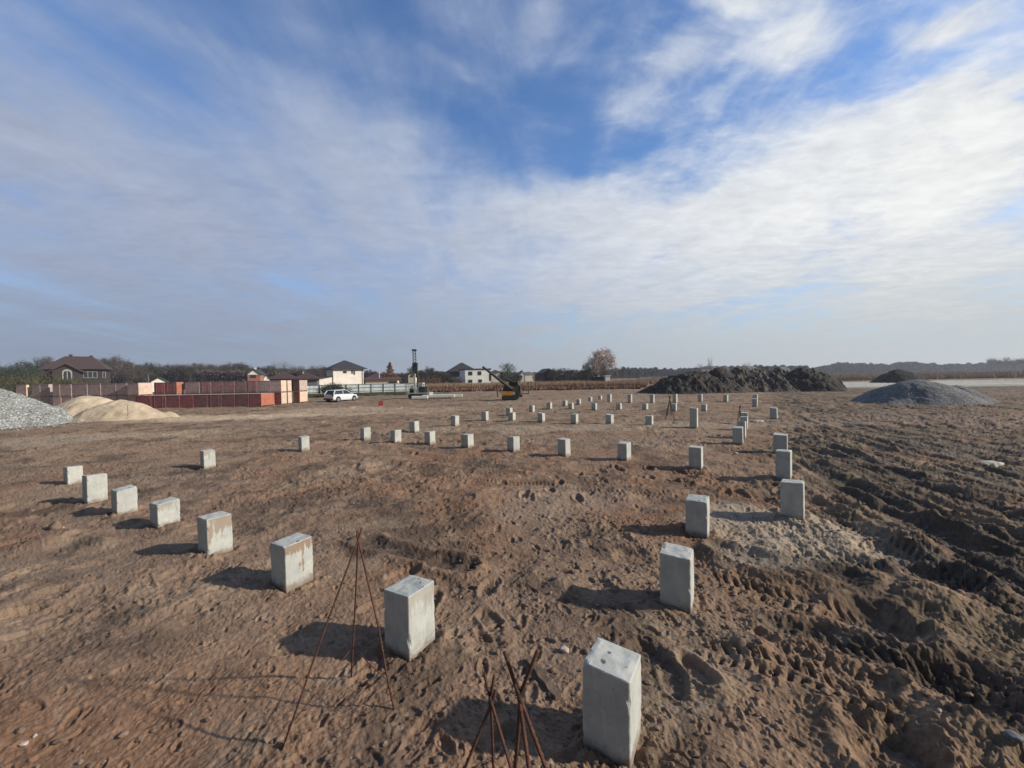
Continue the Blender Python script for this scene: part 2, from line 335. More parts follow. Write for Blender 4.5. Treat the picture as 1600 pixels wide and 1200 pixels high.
# ------------------------------------------------------------------ ground sheet
def build_ground():
    rr = [0.4, .9, 1.4, 1.8, 2.0]; r = 2.0
    while r < 130: r += min(.00075*r*r, .0068*r); rr.append(r)
    while r < 6000: r *= 1.06; rr.append(r)
    rr = np.array(rr)
    uu = np.linspace(-1.62, 1.62, 1320); th = np.arctan(uu)
    back = np.linspace(th[-1], th[0]+2*math.pi, 70)[1:-1]
    th = np.concatenate([th, back]); n = len(th); m = len(rr)
    R, T = np.meshgrid(rr, th, indexing='ij'); Xg = R*np.sin(T); Yg = R*np.cos(T)
    H = height(Xg, Yg)
    V = np.stack([Xg, Yg, H], -1).reshape(-1, 3)
    i = np.arange(m-1)[:, None]*n; j = np.arange(n)[None, :]; j2 = (j+1) % n
    Q = np.stack([i+j, i+n+j, i+n+j2, i+j2], -1).reshape(-1, 4)
    Q = Q[:, ::-1]
    # colour of the soil itself
    x, y = Xg.ravel(), Yg.ravel(); rad = R.ravel(); rm = right_mask(x, y)
    def C(*c): return np.array(c)[None, :]
    def mixc(a, b, t): return a + (b-a)*t[:, None]
    c = mixc(C(.200,.115,.070), C(.240,.155,.100), sstep(-.35, .45, fbm(x, y, .5, 4, 101)))
    c = mixc(c, C(.20,.155,.115), .55*sstep(0, .5, fbm(x+9, y, .22, 3, 111)))
    c = mixc(c, C(.132,.101,.064), .9*rm*sstep(-.6, .25, fbm(x, y, .6, 4, 121)))
    ua = x*RD.x + y*RD.y; va = -x*RD.y + y*RD.x
    c = mixc(c, C(.050,.041,.033), .85*np.clip(rm*1.2, 0, 1)*sstep(.02, .40, fbm(ua*.35, va*1.5, 1.0, 5, 171, .6)))
    for pts_, wd_, dep_, _ in RUTS[:10]:
        d_ = seg_d(x, y, pts_)[0] + .16*fbm(x, y, 1.6, 4, 181)
        c = mixc(c, C(.052,.043,.034), .8*sstep(wd_*1.6, wd_*.6, d_))
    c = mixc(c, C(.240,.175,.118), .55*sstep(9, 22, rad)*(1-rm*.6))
    c = mixc(c, C(.085,.061,.045), .75*sstep(.0, .42, fbm(x, y, 1.1, 5, 131, .6)))
    c = mixc(c, C(.275,.205,.140), .5*sstep(.12, .5, fbm(x+3, y*1.6, .9, 5, 133, .6))*(1-.5*rm))
    for pts_, hw_, _, _ in TRACKS[:4]:
        c = mixc(c, C(.060,.049,.038), .6*sstep(hw_*1.7, hw_*.8, seg_d(x, y, pts_)[0] + .1*fbm(x, y, 2, 3, 183)))
    hr = H.ravel()
    c = mixc(c, C(.10,.075,.058), .55*sstep(-.02, -.10, hr))       # damp soil turned up from below
    def patch(px, py, sx, sy, colr, k=1.0, rot=0):
        nonlocal c
        p = gp(px, py); dx, dy = x-p.x, y-p.y; cs, sn = math.cos(rot), math.sin(rot)
        d = np.sqrt(((cs*dx+sn*dy)/sx)**2 + ((-sn*dx+cs*dy)/sy)**2) + .6*fbm(x, y, .9/min(sx, sy), 4, int(px))
        c = mixc(c, C(*colr), k*sstep(1.1, .45, d))
    patch(1220, 825, 1.6, 1.1, (.36,.295,.215), .7); patch(1190, 870, .7, .4, (.31,.26,.20), .5)
    patch(900, 780, 1.8, 1.2, (.30,.22,.16), .5); patch(860, 690, 6, 1.5, (.22,.165,.12), .5)
    patch(360, 652, 12, 2.8, (.48,.37,.25), .85, .1); patch(560, 640, 8, 3, (.40,.30,.205), .7); patch(403, 642, .9, .6, (.10,.07,.05), .9); patch(195, 668, .8, .4, (.10,.07,.05), .9); patch(290, 700, 5, 1.2, (.28,.19,.13), .5); patch(620, 642, 12, 3, (.32,.23,.16), .6); patch(200, 680, 6, 1.3, (.36,.27,.18), .6)
    patch(950, 668, 10, 1.6, (.30,.24,.17), .6); patch(870, 628, 14, 4, (.27,.20,.145), .6)
    patch(60, 690, 5, 2.0, (.30,.24,.18), .6)
    patch(1350, 655, 10, 3.5, (.22,.16,.115), .6); patch(1480, 700, 4, 1.2, (.125,.10,.08), .5)
    patch(1545, 605, 10, 4, (.09,.085,.065), .8)
    # pale flat strip beyond the grey gravel heap, green verge by the fence
    q = gp(1500, 598)
    far = sstep(48, 56, y+.15*x-.15*q.x + 2*fbm(x, y, .1, 3, 7))*sstep(92, 84, y+.1*x-.1*q.x)*sstep(34, 40, x)*(.35+.65*sstep(-.3, .1, fbm(x*.12, y, .35, 4, 17)))
    c = mixc(c, C(.43,.44,.37), far*.85)
    ver = sstep(50, 58, y+3*fbm(x, y, .15, 3, 19))*sstep(-8, -14, x)*sstep(120, 100, y)
    c = mixc(c, C(.13,.125,.065), ver*.75)
    c = mixc(c, C(.19,.135,.09), sstep(78, 90, y)*(1-far)*(1-ver)*.8)
    c = c*(1+.10*fbm(x, y, 7, 3, 141)[:, None])
    # damp, dry crumbs
    c = mixc(c, C(.31,.24,.18), .35*sstep(.35, .7, fbm(x, y, 9, 3, 151))*(1-rm*.4))
    m_ = bpy.data.materials.new('soil'); m_.use_nodes = True; t = NT(m_.node_tree); b = t.n['Principled BSDF']
    at_ = t.node('ShaderNodeVertexColor', layer_name='soil').outputs[0]
    ob = t.node('ShaderNodeTexCoord').outputs['Object']
    n1 = t.noise(ob, 22, 6, .65); n2 = t.noise(ob, 2.2, 5, .6)
    colr = t.mix(t.mr(n1, .28, .75), at_, t.mix(1.0, at_, (1.42, 1.38, 1.33, 1), 'MULTIPLY'))
    colr = t.mix(t.mr(n2, .35, .7, 0, .5), colr, t.mix(1.0, colr, (.70, .67, .66, 1), 'MULTIPLY'))
    # small pale grit
    vo = t.node('ShaderNodeTexVoronoi', ins={'Vector': ob, 'Scale': 26.0, 'Randomness': 1.0})
    gr = t.m('MULTIPLY', t.mr(vo.outputs['Distance'], .12, .07), t.mr(t.node('ShaderNodeSeparateColor', ins={0: vo.outputs['Color']}).outputs[0], .93, .95))
    colr = t.mix(gr, colr, (.42, .38, .32, 1))
    t.l.new(colr, b.inputs['Base Color']); b.inputs['Roughness'].default_value = .95; b.inputs['Specular IOR Level'].default_value = .15
    vb = t.node('ShaderNodeTexVoronoi', ins={'Vector': t.vm('ADD', ob, t.vm('SCALE', t.node('ShaderNodeTexNoise', ins={'Vector': ob, 'Scale': 20.0}).outputs['Color'], scale=.03)), 'Scale': 34.0})
    hh = t.m('ADD', t.m('ADD', t.noise(ob, 45, 5, .7), t.m('MULTIPLY', t.noise(ob, 13, 4, .6, .6), 1.3)), t.m('MULTIPLY', t.m('MULTIPLY', vb.outputs['Distance'], -1.1), t.mr(n2, .4, .6)))
    bn = t.node('ShaderNodeBump', ins={'Strength': .60, 'Distance': .016, 'Height': hh})
    t.l.new(bn.outputs[0], b.inputs['Normal'])
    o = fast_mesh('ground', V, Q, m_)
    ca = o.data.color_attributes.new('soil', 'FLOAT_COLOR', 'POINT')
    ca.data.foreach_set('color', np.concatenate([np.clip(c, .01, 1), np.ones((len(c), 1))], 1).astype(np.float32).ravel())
    # a shallow skirt closes the hole right under the camera
    tag(o, kind='structure')
    return o
build_ground()
# clods and stones lying about: a soil crumb layer nobody could count
def rock(n, seed, flat=.7):
    g = np.random.default_rng(seed); V = []; Fs = []
    # octahedron once subdivided
    bm = bmesh.new(); bmesh.ops.create_icosphere(bm, subdivisions=n, radius=1)
    for v in bm.verts: v.co *= 1+.28*(g.random()-.5)*2; v.co.z *= flat
    bm.verts.ensure_lookup_table(); V = np.array([v.co[:] for v in bm.verts]); Fs = np.array([[v.index for v in f.verts] for f in bm.faces]); bm.free()
    return V, Fs
def scatter(name, mats, pts, sizes, seed=1, sub=1, flat=.7, z=None):
    prot = [rock(sub, seed+i, flat) for i in range(6)]; Vs = []; Fs = []; o = 0
    zz = height(pts[:, 0], pts[:, 1]) if z is None else z
    for i, ((x, y), s) in enumerate(zip(pts, sizes)):
        V, Fc = prot[i % 6]; a = rng.random()*6.28; c, sn = math.cos(a), math.sin(a)
        k = V*s*np.array([1, .7+.5*rng.random(), 1]); P = np.stack([c*k[:, 0]-sn*k[:, 1]+x, sn*k[:, 0]+c*k[:, 1]+y, k[:, 2]+zz[i]+s*.15], 1)
        Vs.append(P); Fs.append(Fc+o); o += len(V)
    return fast_mesh(name, np.concatenate(Vs), np.concatenate(Fs), mats, smooth=False)
m_clod = mat('clod', (.15,.10,.07), .95, (.24,.17,.12), sc=9, bump=.5, bsc=60, coord='Object')
nn = 15000
ry = 2.1 + 15*rng.random(nn)**1.6; rx = (rng.random(nn)*2-1)*1.5*ry
pts = np.stack([rx, ry], 1)
keep = rng.random(nn) < np.where((rx < -.15*ry) & (ry < 6), .3, 1)*np.clip(.22+1.9*fbm(rx, ry, .5, 3, 31)+.35*right_mask(rx, ry), .05, 1)
pts = pts[keep]; sz = .005+.026*rng.random(len(pts))**4*(1+.5*right_mask(pts[:, 0], pts[:, 1]))
tag(scatter('soil_clods', m_clod, pts, sz, 3), 'loose brown soil crumbs and clods strewn over the churned ground', 'soil clods', kind='stuff')
# ------------------------------------------------------------------ concrete piles
def concrete(name):
    m = bpy.data.materials.new(name); m.use_nodes = True; t = NT(m.node_tree); b = t.n['Principled BSDF']
    ob = t.node('ShaderNodeTexCoord').outputs['Object']; rnd = t.node('ShaderNodeObjectInfo').outputs['Random']
    off = t.vm('ADD', ob, t.node('ShaderNodeCombineXYZ', ins={0: t.m('MULTIPLY', rnd, 37.0), 1: t.m('MULTIPLY', rnd, 11.0), 2: 0.0}).outputs[0])
    c = t.mix(t.mr(t.noise(off, 5, 6, .65), .3, .7), (.49,.49,.44), (.37,.375,.35))
    c = t.mix(t.mr(t.noise(t.mapping(off, sc=(9, 9, 1.2)), 2.4, 4, .6), .5, .75, 0, .55), c, (.56,.54,.46))
    # mud and rust runs under the top edge
    at_ = t.node('ShaderNodeAttribute', attribute_type='OBJECT', attribute_name='stain').outputs['Fac']
    z = t.node('ShaderNodeSeparateXYZ', ins={0: ob}).outputs[2]
    sn = t.m('ADD', t.m('MULTIPLY', t.noise(t.mapping(off, sc=(12, 12, 1.3)), 1.9, 5, .7), 1.5), t.m('MULTIPLY', t.m('SUBTRACT', t.noise(off, 4.5, 3, .6), .5), 1.1))
    fall = t.mr(z, .05, .50, -.66, -.04, False)
    st = t.m('MULTIPLY', t.mr(t.m('ADD', sn, fall), .50, .60), at_, clamp=True)
    geo = t.node('ShaderNodeNewGeometry').outputs['Normal']; nz = t.node('ShaderNodeSeparateXYZ', ins={0: geo}).outputs[2]
    st = t.m('MULTIPLY', st, t.mr(nz, .6, .3))
    gx = t.node('ShaderNodeSeparateXYZ', ins={0: geo}).outputs[0]
    st = t.m('MULTIPLY', st, t.mr(gx, -.2, .5, .15, .85))
    c = t.mix(st, c, (.25,.165,.105))
    # soil splash at the foot
    c = t.mix(t.m('MULTIPLY', t.mr(t.m('ADD', z, t.m('MULTIPLY', t.m('SUBTRACT', t.noise(off, 9, 5, .65), .5), .26)), .10, .0), .8), c, (.20,.135,.095))
    vo = t.node('ShaderNodeTexVoronoi', ins={'Vector': off, 'Scale': 34.0}); 
    pit = t.m('MULTIPLY', t.mr(vo.outputs['Distance'], .20, .10), t.mr(t.node('ShaderNodeSeparateColor', ins={0: vo.outputs['Color']}).outputs[0], .86, .90))
    c = t.mix(t.m('MULTIPLY', pit, .75), c, (.12,.12,.11))
    v2 = t.node('ShaderNodeTexVoronoi', ins={'Vector': t.vm('ADD', off, t.vm('SCALE', t.node('ShaderNodeTexNoise', ins={'Vector': off, 'Scale': 30.0}).outputs['Color'], scale=.03)), 'Scale': 15.0})
    c = t.mix(t.m('MULTIPLY', t.m('MULTIPLY', t.mr(v2.outputs['Distance'], .30, .18), t.mr(t.node('ShaderNodeSeparateColor', ins={0: v2.outputs['Color']}).outputs[0], .62, .68)), t.mr(nz, .7, .9)), c, (.13,.125,.11))
    c = t.mix(t.mr(t.noise(off, 42, 4, .7), .58, .74, 0, .35), c, (.24,.24,.225))
    t.l.new(c, b.inputs['Base Color']); b.inputs['Roughness'].default_value = .9; b.inputs['Specular IOR Level'].default_value = .2
    bn = t.node('ShaderNodeBump', ins={'Strength': .35, 'Distance': .008, 'Height': t.m('SUBTRACT', t.noise(off, 30, 6, .7), pit)})
    t.l.new(bn.outputs[0], b.inputs['Normal'])
    return m
m_conc = concrete('concrete')
def pile_mesh(s, h, seed, detail):
    n = 16 if detail else 4; g = np.random.default_rng(seed); bm = bmesh.new()
    bmesh.ops.create_cube(bm, size=1)
    for v in bm.verts: v.co.x *= s; v.co.y *= s; v.co.z = (v.co.z+.5)*(h+.2)-.2
    bmesh.ops.bevel(bm, geom=[e for e in bm.edges], offset=.006, segments=1, affect='EDGES')
    if detail: bmesh.ops.subdivide_edges(bm, edges=[e for e in bm.edges if e.calc_length() > .1], cuts=n, use_grid_fill=True)
    tl = (g.random(2)-.5)*.05; lean = (g.random(2)-.5)*.012
    ck = g.choice([-1, 1], 2); cd = .03+.035*g.random()
    for v in bm.verts:
        x, y, z = v.co
        top = max(0, min(1, (z-h*.55)/(h*.45)))
        z += top*(tl[0]*x/s + tl[1]*y/s)
        if detail:
            e = max(abs(x), abs(y))/(s*.5)
            nz = float(fbm(np.array([x*9+seed+z*3]), np.array([y*9+z*8]), 1, 3, seed)[0])
            if v.co.z > h-.012: z += .010*nz - (.018*max(0, e-.75)*4*max(0, nz+.25))
            nc = float(fbm(np.array([z*26+seed*3+ (x>0)*5+(y>0)*9]), np.array([seed*1.7]), 1, 3, seed)[0])
            dcn = math.hypot(abs(x)-s/2, abs(y)-s/2)
            if dcn < .016: k_ = .013*max(0, nc); x -= math.copysign(k_, x); y -= math.copysign(k_, y)
        # one knocked-off corner
        dc = math.hypot(x-ck[0]*s/2, y-ck[1]*s/2) + max(0, (h-z))*1.2
        if dc < .045: z -= (.045-dc)*.4*cd/.05; x -= ck[0]*(.045-dc)*.2; y -= ck[1]*(.045-dc)*.2
        v.co = (x+lean[0]*z/h, y+lean[1]*z/h, z)
    me = bpy.data.meshes.new('concrete_pile'); bm.normal_update(); bm.to_mesh(me); bm.free(); me.materials.append(m_conc)
    return me
# (left x, near edge x, right x, top y, bottom y of the near edge, stain, label)
G1 = 'square concrete piles standing in the ground'
near_l = ['nearest pale concrete pile at the bottom of the picture, beside the short rusty rods',
 'concrete pile just right of the tall rusty rod tripod', 'concrete pile left of the tall rod tripod, brown stains on its lit face',
 'concrete pile with a brown patch under its top edge, third left of the tall tripod row',
 'concrete pile fourth from the left end of the front-left diagonal row', 'concrete pile third from the left end of the front-left diagonal row',
 'concrete pile second from the left end of the front-left diagonal row', 'leftmost concrete pile of the whole site, end of the diagonal row']
near_l[3] = 'concrete pile fifth from the left end of the diagonal row, brown patch under its top'
P = [(912,985,1003,1066,1200,.0,near_l[0]),(601,640,680,934,1033,.35,near_l[1]),(424.5,447,490,855,924,1.0,near_l[2]),(309,325,365,813,873,.8,near_l[3]),
 (234,247,283,788,826,.5,near_l[4]),(174,183,216,767,806,.2,near_l[5]),(129,136.5,169,745,789,.1,near_l[6]),(99,106,131,731,759,.0,near_l[7]),
 (313,319,337.5,705,733,.6,'lone concrete pile behind the diagonal row, patchy brown streak, long shadow to its left'),
 (466.5,471.5,483.7,683,704.6,.1,'lone concrete pile midway between the leftmost lone pile and the middle row')]
def row(pts, txt, ends=None):
    n = len(pts); words = ['first','second','third','fourth','fifth','sixth','seventh','eighth','ninth','tenth','eleventh']
    for i, p in enumerate(pts): P.append(tuple(p)+(.05 if len(p) < 6 else 0, 'concrete pile, %s from the left in %s' % (words[i], txt)))
row([(563,569,579.5,669,687),(610,617,627,673,692),(663.5,672,680.5,675,694),(720.5,731.5,741,679.6,699.5),(792,802.5,812.5,683.6,705.5),(872,884,892,687,713),(965,979.5,986.5,693,720),(1076,1096,1099,700,735)], 'the long middle row crossing the site')
the_l = 'the left line receding to the orange machine'
row([(640,648,655,659,676),(704,711.6,718,650,666),(753,759.5,763.7,643.5,658),(793.5,797,801,637.6,650),(829,832.5,835.7,633.4,644.6),(857,860,863,629,640),(881,883.6,887,626,634.6),(902.5,905.7,908,623.6,632),(921,923.5,925.6,620.3,627.6),(937,939,941,618,625)], the_l)
row([(793,801.5,806,645,658),(840,847.5,852,645.6,659),(893,900,904,647.4,661.7),(947,955,959.4,648,662.6),(1010,1018.4,1021,650,665),(1078,1089,1091,638,669.6)], 'the second cross row')
row([(888.5,894,896.7,630,640),(925,930.5,933,630,640.8),(964.6,969.4,972,630,640.8),(1005,1010,1012.8,631,641),(1050,1056,1058,631,642.5),(1096,1103,1105,632,642.5)], 'the third cross row')
row([(950.5,953.6,956,616,628.5),(983,986,988,616.3,629),(1018,1021,1023,616.3,630),(1053,1056.5,1059,616,630),(1092,1096.4,1098,616,628),(1132,1136,1139.4,616.8,628)], 'the farthest cross row')
R_ = 'concrete pile, '
P += [(1030.5,1080,1085,873.7,961,.0,'tall grey concrete pile right of the tripod, next behind the nearest pile'),
 (1071,1105.5,1109,784.5,842,.0,'grey concrete pile in the middle of the right-hand line, long shadow to its left'),
 (1220,1256,1257.5,757,815,.0,'nearest pile of the far-right line, light top and shaded dark grey face'),
 (1212,1235,1238,706,752,.0,R_+'directly behind the nearest one of the far-right line'),
 (1208,1230,1231,680,709,.0,R_+'third of the far-right line, half hidden'),
 (1204,1214,1215,637.6,655,.0,R_+'small dark one standing alone at the far end of the far-right line'),
 (1144,1160.8,1161.8,668.4,695.5,.0,R_+'front one of the tight file near the dark stand'),
 (1151,1164,1166,659,684.5,.0,R_+'second of the tight file near the dark stand'),
 (1157.5,1167.4,1168.5,651.6,672,.0,R_+'third of the tight file near the dark stand'),
 (1160,1168.5,1169.3,645,662,.0,R_+'fourth of the tight file near the dark stand'),
 (1175,1183,1184,623,636,.0,R_+'front one of the farthest file before the mound'),
 (1176,1183,1184,619,631,.0,R_+'middle one of the farthest file before the mound'),
 (1177,1183,1184,616,627,.0,R_+'last one of the farthest file before the mound')]
PILE_POS = []
for k, (xl, xe, xr, yt, yb, st, lab) in enumerate(P):
    c0 = gp(xe, yb); hgt = at(xe, yt, c0.y).z
    wide = 1.0; best = None
    for s in np.arange(.25, .341, .01):
        for dg in np.arange(-50, -8, 1.0):
            a = Vector((math.cos(math.radians(dg)), math.sin(math.radians(dg)), 0)); b = Vector((-a.y, a.x, 0))
            e = abs(proj(c0-a*s)[0]-xl) + abs(proj(c0+b*s)[0]-xr) + abs(s-.30)*40 + abs(dg+30)*.04
            if best is None or e < best[0]: best = (e, s, dg, a, b)
    e, s, dg, a, b = best
    c = c0 - a*s/2 + b*s/2
    o = bpy.data.objects.new('concrete_pile', pile_mesh(s, hgt, k+3, c0.y < 9)); COL.objects.link(o)
    o.location = (c.x, c.y, 0); o.rotation_euler = (0, 0, math.radians(dg)); o['stain'] = float(st)
    tag(o, lab, 'concrete pile', G1); PILE_POS.append((c.x, c.y, s, hgt))
# ================================================================== rusty rod tripods
m_rust = mat('rusty_steel', (.075,.034,.024), .75, (.135,.060,.036), sc=18, bump=.6, bsc=140, spec=.35)
m_dark = mat('dark_iron', (.035,.033,.03), .7, (.06,.045,.035), sc=12)
def tripod(name, label, cat, apex, feet, ext, r, parts=None, bars=(), mt=None, grp=None, kick=(-.05, 0, .05, .05)):
    mt = mt or m_rust
    c = Vector((sum(f[0] for f in feet)/len(feet), sum(f[1] for f in feet)/len(feet), 0))
    e = empty(name, c, label=label, cat=cat, group=grp)
    A = Vector(apex)-c
    for i, (f, x) in enumerate(zip(feet, ext)):
        Fp = Vector((f[0], f[1], hz_at(f[0], f[1])-.06))-c
        d = (A-Fp).normalized(); off = Vector((math.cos(i*2.1), math.sin(i*2.1), 0))*r*1.15
        mid = Fp.lerp(A, .5) + Vector((.006*(i-1), .008, 0))
        mb = MB(); pts = [Fp, Fp.lerp(A, .25), mid, A+off, A+off+(d+Vector((kick[i], 0, 0)))*x]
        mb.tube(pts, r, 8)
        # rolled ribs of the bar
        if r > .004:
            L = (A-Fp).length; n = int(L/.03)
            for q in range(n):
                t = q/n; p = Fp.lerp(A, .0) + (A-Fp)*t + (mid-Fp.lerp(A, .5))*4*t*(1-t) + off*max(0, t)**3
                mb.tube([p, p+d*.004], r*1.16, 6)
        mb.build('rod', mt, e, smooth=True)
    for (i, ti, j, tj) in bars:
        Pt = []
        for k, t in ((i, ti), (j, tj)):
            Fp = Vector((feet[k][0], feet[k][1], 0))-c; Pt.append(Fp.lerp(A, t))
        MB().tube([Pt[0], Pt[0].lerp(Pt[1], .5)+Vector((0, 0, -.015)), Pt[1]], r*.55, 6).build('tie_wire', mt, e, smooth=True)
    mb = MB()
    for k in range(3): mb.tube([A+Vector((-r*2.2, -r*1.5, -.012+.008*k)), A+Vector((0, -r*2.8, -.012+.008*k)), A+Vector((r*2.2, -r*1.5, -.010+.008*k)), A+Vector((0, r*2.6, -.01+.008*k)), A+Vector((-r*2.2, -r*1.5, -.008+.008*k))], .0013, 5)
    mb.build('binding_wire', m_dark, e)
    return e
f1, f2, f3 = gp(434, 1181), gp(548, 1050), gp(618, 1109)
cc_ = (f1+f2+f3)/3; ap = at(560, 838, cc_.y)
tripod('rod_tripod', 'tall rusty steel rod tripod standing left of a concrete pile', 'rod tripod', ap, [f1[:2], f2[:2], f3[:2]], (.06, .04, .045), .0062, bars=[(1, .22, 2, .16), (1, .2, 0, .12)], grp='tripods of rusty steel rods')
a3 = at(811, 1080, 1.24); a2 = at(768, 1092, 1.58)
def foot(px, py, k, apex):      # a foot further down the line of a rod
    p = ray(px, py).normalized()
    return None
def feet_for(apex, lines):
    out = []
    for (px, py, Yf) in lines:
        # the rod lies in the plane through the lens, the apex and this sight line; its foot is where that plane meets the ground at depth Yf
        n = ray(px, py).cross(Vector(apex)-Vector((0, 0, HH))); x = -(n.y*Yf + n.z*(-HH))/n.x
        out.append((x, Yf))
    return out
tripod('rod_tripod', 'rusty rod tripod at the bottom edge, right one with the higher tips', 'rod tripod', a3, feet_for(a3, [(805,1200,1.55),(828,1200,.80),(855,1200,1.35)]), (.165, .03, .15), .0066, kick=(.28, 0, .02), grp='tripods of rusty steel rods')
tripod('rod_tripod', 'rusty rod tripod at the bottom edge, left one with lower tips', 'rod tripod', a2, feet_for(a2, [(724,1200,1.35),(771,1200,1.98),(800,1200,1.25)]), (.03, .14, .10), .0062, kick=(0, .12, .05), grp='tripods of rusty steel rods')
Yt = gp(1047, 656).y
g_ = [tuple(gp(*p)[:2]) for p in ((1039, 656), (1055, 657), (1049, 649), (1042, 650))]
tripod('rod_tripod', 'dark four-legged rod stand far off in front of the soil mound', 'rod stand', at(1046.5, 622, Yt), g_, (.16, .16, .12, .1), .018, bars=[(0, .3, 1, .3)], mt=m_dark)
g_ = [tuple(gp(*p)[:2]) for p in ((1152.5, 657), (1159, 657), (1156, 652))]
tripod('rod_tripod', 'small dark rod stand left of the tight file of piles', 'rod stand', at(1156, 636, gp(1156, 656).y), g_, (.12, .08, .08), .018, mt=m_dark)
# ================================================================== stones, plank, small litter
m_stone = mat('pale_stone', (.42,.34,.28), .85, (.55,.48,.42), sc=20, bump=.4)
m_dgrey = mat('dark_stone', (.10,.10,.105), .85, (.16,.16,.16), sc=30, bump=.6)
m_grey = mat('grey_stone', (.20,.20,.20), .8, (.30,.30,.29), sc=14, bump=.4)
m_wood = mat('muddy_wood', (.14,.095,.065), .95, (.21,.15,.105), sc=10, bump=.6, bsc=50)
def stone(px, py, s, m, label, cat='stone', sub=3, flat=.6, name='stone', st=(1, .8)):
    V, Fc = rock(1, int(px), flat); bm = bmesh.new()
    vs = [bm.verts.new(v) for v in V]
    for f in Fc: bm.faces.new([vs[i] for i in f])
    bmesh.ops.subdivide_edges(bm, edges=bm.edges, cuts=2, use_grid_fill=True, smooth=.6)
    for v in bm.verts:
        n = float(fbm(np.array([v.co.x*2+px]), np.array([v.co.y*2+v.co.z]), 1.5, 3, int(py))[0]); v.co *= 1+.18*n
        v.co.x *= s*st[0]; v.co.y *= s*st[1]; v.co.z *= s
    me = bpy.data.meshes.new(name); bm.to_mesh(me); bm.free(); me.materials.append(m); me.polygons.foreach_set('use_smooth', [True]*len(me.polygons))
    o = bpy.data.objects.new(name, me); COL.objects.link(o); p = gp(px, py); o.location = (p.x, p.y, hz_at(p.x, p.y)+s*flat*.35); o.rotation_euler = (.1, .1, px)
    return tag(o, label, cat)
stone(882, 1014, .050, m_stone, 'pale cream stone lying left behind the nearest concrete pile')
stone(1583, 1182, .045, m_dgrey, 'grey rounded stone at the bottom right corner')
stone(1468, 1136, .016, m_stone, 'tiny white pebble near the dark pit at lower right')
stone(1105, 1008, .035, m_clod, 'small round soil lump right of the nearest concrete pile', 'clod', name='soil_lump')
stone(88, 827, .11, m_clod, 'pointed lump of soil at the left edge below the diagonal row', 'clod', name='soil_lump', flat=.9)
stone(98, 825, .028, m_stone, 'small white stone on the pointed lump of soil at left')
stone(1150, 708, .07, m_stone, 'pale stone on the soil before the tight file of piles')
stone(38, 1158, .022, m_stone, 'pale mortar crumb at the bottom left corner', flat=.5, st=(1.5, .8))
stone(55, 1148, .015, m_stone, 'tiny pale mortar crumb just above the larger one at bottom left', flat=.6)
for px, py, s_ in ((705,655,.10),(180,760,.0),(1560,716,.0)):
    if s_: stone(px, py, s_, m_grey, 'small grey stone on the bare soil in the middle distance')
def slab(px0, py, px1, h, label, m, cat='slab', name='flat_slab', depth=.25, yaw=.1):
    a, b = gp(px0, py), gp(px1, py); c = (a+b)/2; L = (b-a).length; mb = MB(); n = 14; g = np.random.default_rng(int(px0))
    prof = []
    top = []; bot = []
    for i in range(n+1):
        t = i/n; e = math.sin(math.pi*min(max(t, .04), .96))**.35
        top.append([(-.5+t)*L, h*e*(.8+.4*g.random()), depth*.5*e*(.8+.4*g.random())])
    vs = []
    for (x, z, d) in top: vs += [(x, -d, -.02), (x, -d*.85, z*.8), (x, 0, z), (x, d*.85, z*.75), (x, d, -.02)]
    fs = [(i*5+j, i*5+j+1, (i+1)*5+j+1, (i+1)*5+j) for i in range(n) for j in range(4)] + [(0,4,3,2,1), tuple(n*5+j for j in range(5))]
    mb.add(vs, fs); o = mb.build(name, m, smooth=True); o.location = (c.x, c.y, hz_at(c.x, c.y)); o.rotation_euler = (0, 0, yaw)
    return tag(o, label, cat)
m_white = mat('weathered_foam', (.52,.50,.40), .8, (.36,.33,.25), sc=16, bump=.5)
slab(1522, 723, 1569, .085, 'crumpled whitish scrap lying in the wheel tracks at far right', m_white, 'scrap', 'white_scrap', .35)
slab(1172, 658, 1194, .08, 'flat pale board on the soil right of the tight file', m_white, 'board', 'pale_board', .3)
a, b = gp(826, 1028), gp(872, 1088); cpl = (a+b)/2; L = (b-a).length
mb = MB(); n = 10
for i in range(n):
    t0, t1 = i/n, (i+1)/n; z0, z1 = .018+.006*math.sin(i*2.1), .018+.006*math.sin((i+1)*2.1); w0, w1 = .028+.004*math.sin(i*1.7), .028+.004*math.sin((i+1)*1.7)
    mb.add([((t0-.5)*L, -w0, -.03), ((t0-.5)*L, -w0, z0), ((t0-.5)*L, w0, z0+.006), ((t0-.5)*L, w0, -.03), ((t1-.5)*L, -w1, -.03), ((t1-.5)*L, -w1, z1), ((t1-.5)*L, w1, z1+.006), ((t1-.5)*L, w1, -.03)],
           [(0,1,5,4),(1,2,6,5),(2,3,7,6)] + ([(0,3,2,1)] if i == 0 else []) + ([(4,5,6,7)] if i == n-1 else []))
o = mb.build('wooden_plank', m_wood, smooth=False); o.location = (cpl.x, cpl.y, hz_at(cpl.x, cpl.y)+.015); o.rotation_euler = (0, 0, math.atan2(b.y-a.y, b.x-a.x))
tag(o, 'muddy plank half buried between the rods and the nearest pile', 'plank')
